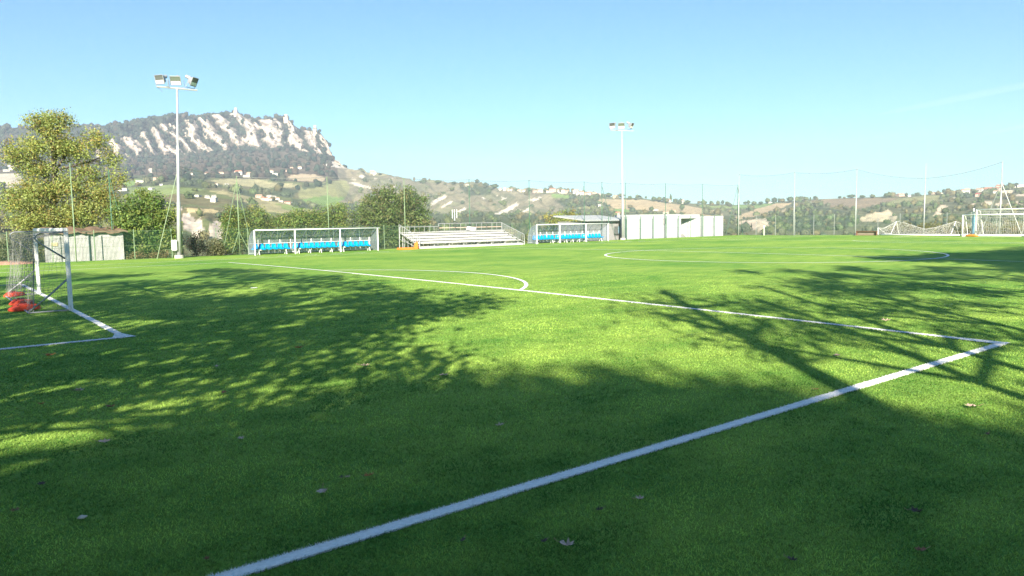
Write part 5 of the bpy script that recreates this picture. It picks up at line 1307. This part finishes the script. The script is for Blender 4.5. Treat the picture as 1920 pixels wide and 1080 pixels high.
# ================================================================== FALLEN LEAVES
LC = {'pale': (0.48, 0.36, 0.30), 'brown': (0.22, 0.10, 0.05), 'orange': (0.42, 0.16, 0.05), 'dark': (0.07, 0.05, 0.045)}
LVS = [(197, 835, 'pale', .11, 'on the edge of the lit patch at left'), (603, 929, 'pale', .10, 'with its stalk up, left of the long white line'), (693, 899, 'orange', .085, 'right of the stalked leaf, above the long white line'),
       (937, 803, 'pale', .09, 'lying in the middle of the shade'), (1064, 1032, 'pale', .10, 'lying lowest, right of the long white line'), (1199, 943, 'pale', .075, 'right of the middle of the long white line'),
       (1821, 767, 'pale', .12, 'in the sunlit gap at the right'), (1716, 967, 'dark', .085, 'in the right part of the near shade'), (685, 690, 'pale', .13, 'on the upper edge of the solid shade'),
       (832, 707, 'pale', .12, 'just inside the solid shade, above the middle leaf'), (1486, 1060, 'dark', .06, 'near the bottom edge, right'), (1725, 1041, 'brown', .07, 'in the bottom right corner'),
       (207, 768, 'brown', .10, 'on the lit strip above the leftmost pale leaf'), (95, 670, 'orange', .15, 'below the goal area line'), (78, 763, 'orange', .09, 'on the lit strip at the left edge'),
       (149, 737, 'pale', .12, 'left of the dappled shade'), (452, 827, 'pale', .085, 'thin and straw-like in the left shade'), (30, 965, 'brown', .08, 'at the left edge of the near shade'),
       (407, 692, 'pale', .10, 'among the dapples below the penalty spot'), (1124, 964, 'dark', .055, 'right of the lower part of the line'), (652, 902, 'pale', .05, 'small, left of the orange leaf'),
       (1662, 605, 'pale', .18, 'on the sunlit turf above the penalty area corner'), (1568, 671, 'pale', .12, 'between the stem shadows'), (1020, 1025, 'dark', .05, 'beside the lowest pale leaf'),
       (560, 656, 'orange', .12, 'among the central dapples'), (420, 741, 'brown', .09, 'below the dapples at left'), (78, 915, 'dark', .07, 'left of the pale pebble'), (1530, 735, 'brown', .06, 'by the line where the shade ends'),
       (640, 902, 'dark', .05, 'twig-like, beside the small pale one'), (1850, 820, 'dark', .06, 'at the right edge of the near shade'), (388, 1058, 'brown', .05, 'at the lower end of the long white line'), (868, 1022, 'dark', .05, 'on the right rim of the line, low')]
for k, (u, v, cn, sz, where) in enumerate(LVS):
    p = gnd(u, v); g = np.random.default_rng(300+k); dist = np.linalg.norm(p-CAM)
    t = thing('fallen_leaf', '%s dry leaf %s' % (cn, where), 'leaf', (p[0], p[1], float(crown(p[1]))+0.034), g.random()*6.28, 'fallen leaves on the turf')
    out = [(0, -0.55), (0.28, -0.42), (0.2, -0.2), (0.5, -0.12), (0.27, 0.08), (0.38, 0.36), (0.14, 0.3), (0, 0.62), (-0.14, 0.3), (-0.4, 0.34), (-0.26, 0.06), (-0.5, -0.16), (-0.2, -0.2), (-0.28, -0.42)]
    cu = 0.5+g.random()*0.8
    V = [(0, 0, 0.0)]+[(x_*sz, y_*sz, (x_*x_*cu+y_*y_*cu*0.6+g.normal()*0.05)*sz) for x_, y_ in out]; n_ = len(out)
    MB().add(V, [(0, 1+i, 1+(i+1) % n_) for i in range(n_)]).build('blade', mat('dry_leaf_'+cn, LC[cn], 0.7, var=0.25, scale=25), t)
    MB().tube([(0, -0.5*sz, 0.1*sz), (0.05*sz, -0.75*sz, 0.18*sz), (0.02*sz, -1.0*sz, 0.34*sz)], 0.0022, 4).build('stalk', mat('leaf_stalk', (0.3, 0.22, 0.14), 0.8), t)
p = gnd(154, 979); mb = MB(); v_, f_ = ragged(2, 0, 9); mb.add([(x*0.032, y*0.022, z*0.014) for x, y, z in v_], [tuple(map(int, q)) for q in f_])
o = mb.build('pebble', mat('pale_stone', (0.6, 0.52, 0.48), 0.8), smooth=True); o.location = (p[0], p[1], float(crown(p[1]))+0.04); tag(o, 'small pale pebble on the shaded turf at lower left', 'pebble')

# ================================================================== HIGH CLOUD STREAKS
def streak(u0, v0, u1, v1, dist, thick, dens, label):
    a = CAM+ray(u0, v0)*dist; b = CAM+ray(u1, v1)*dist; c = (a+b)/2; d = Vector(b-a)
    v_, f_ = I2
    bm = bmesh.new(); bmesh.ops.create_icosphere(bm, subdivisions=4, radius=1.0)
    me = bpy.data.meshes.new('cloud_streak'); bm.to_mesh(me); bm.free(); me.polygons.foreach_set('use_smooth', [True]*len(me.polygons))
    o = bpy.data.objects.new('cloud_streak', me); COL.objects.link(o)
    o.location = tuple(c); o.rotation_euler = d.to_track_quat('X', 'Z').to_euler(); o.scale = (d.length/2, thick*2.5, thick)
    m = bpy.data.materials.new('cloud_ice'); m.use_nodes = True; t = m.node_tree
    for n in list(t.nodes): t.nodes.remove(n)
    ou = t.nodes.new('ShaderNodeOutputMaterial'); pv_ = t.nodes.new('ShaderNodeVolumePrincipled'); pv_.inputs['Density'].default_value = dens
    pv_.inputs['Color'].default_value = (0.95, 0.97, 1, 1); t.links.new(pv_.outputs[0], ou.inputs['Volume']); me.materials.append(m)
    tag(o, label, 'cloud', 'thin cloud streaks in the right part of the sky')
streak(1640, 216, 2080, 128, 14000, 70, 2.2e-4, 'long faint cloud streak at the upper right of the sky')
streak(1835, 254, 2040, 212, 14000, 45, 2.0e-4, 'short faint cloud streak below the long one, near the right edge')
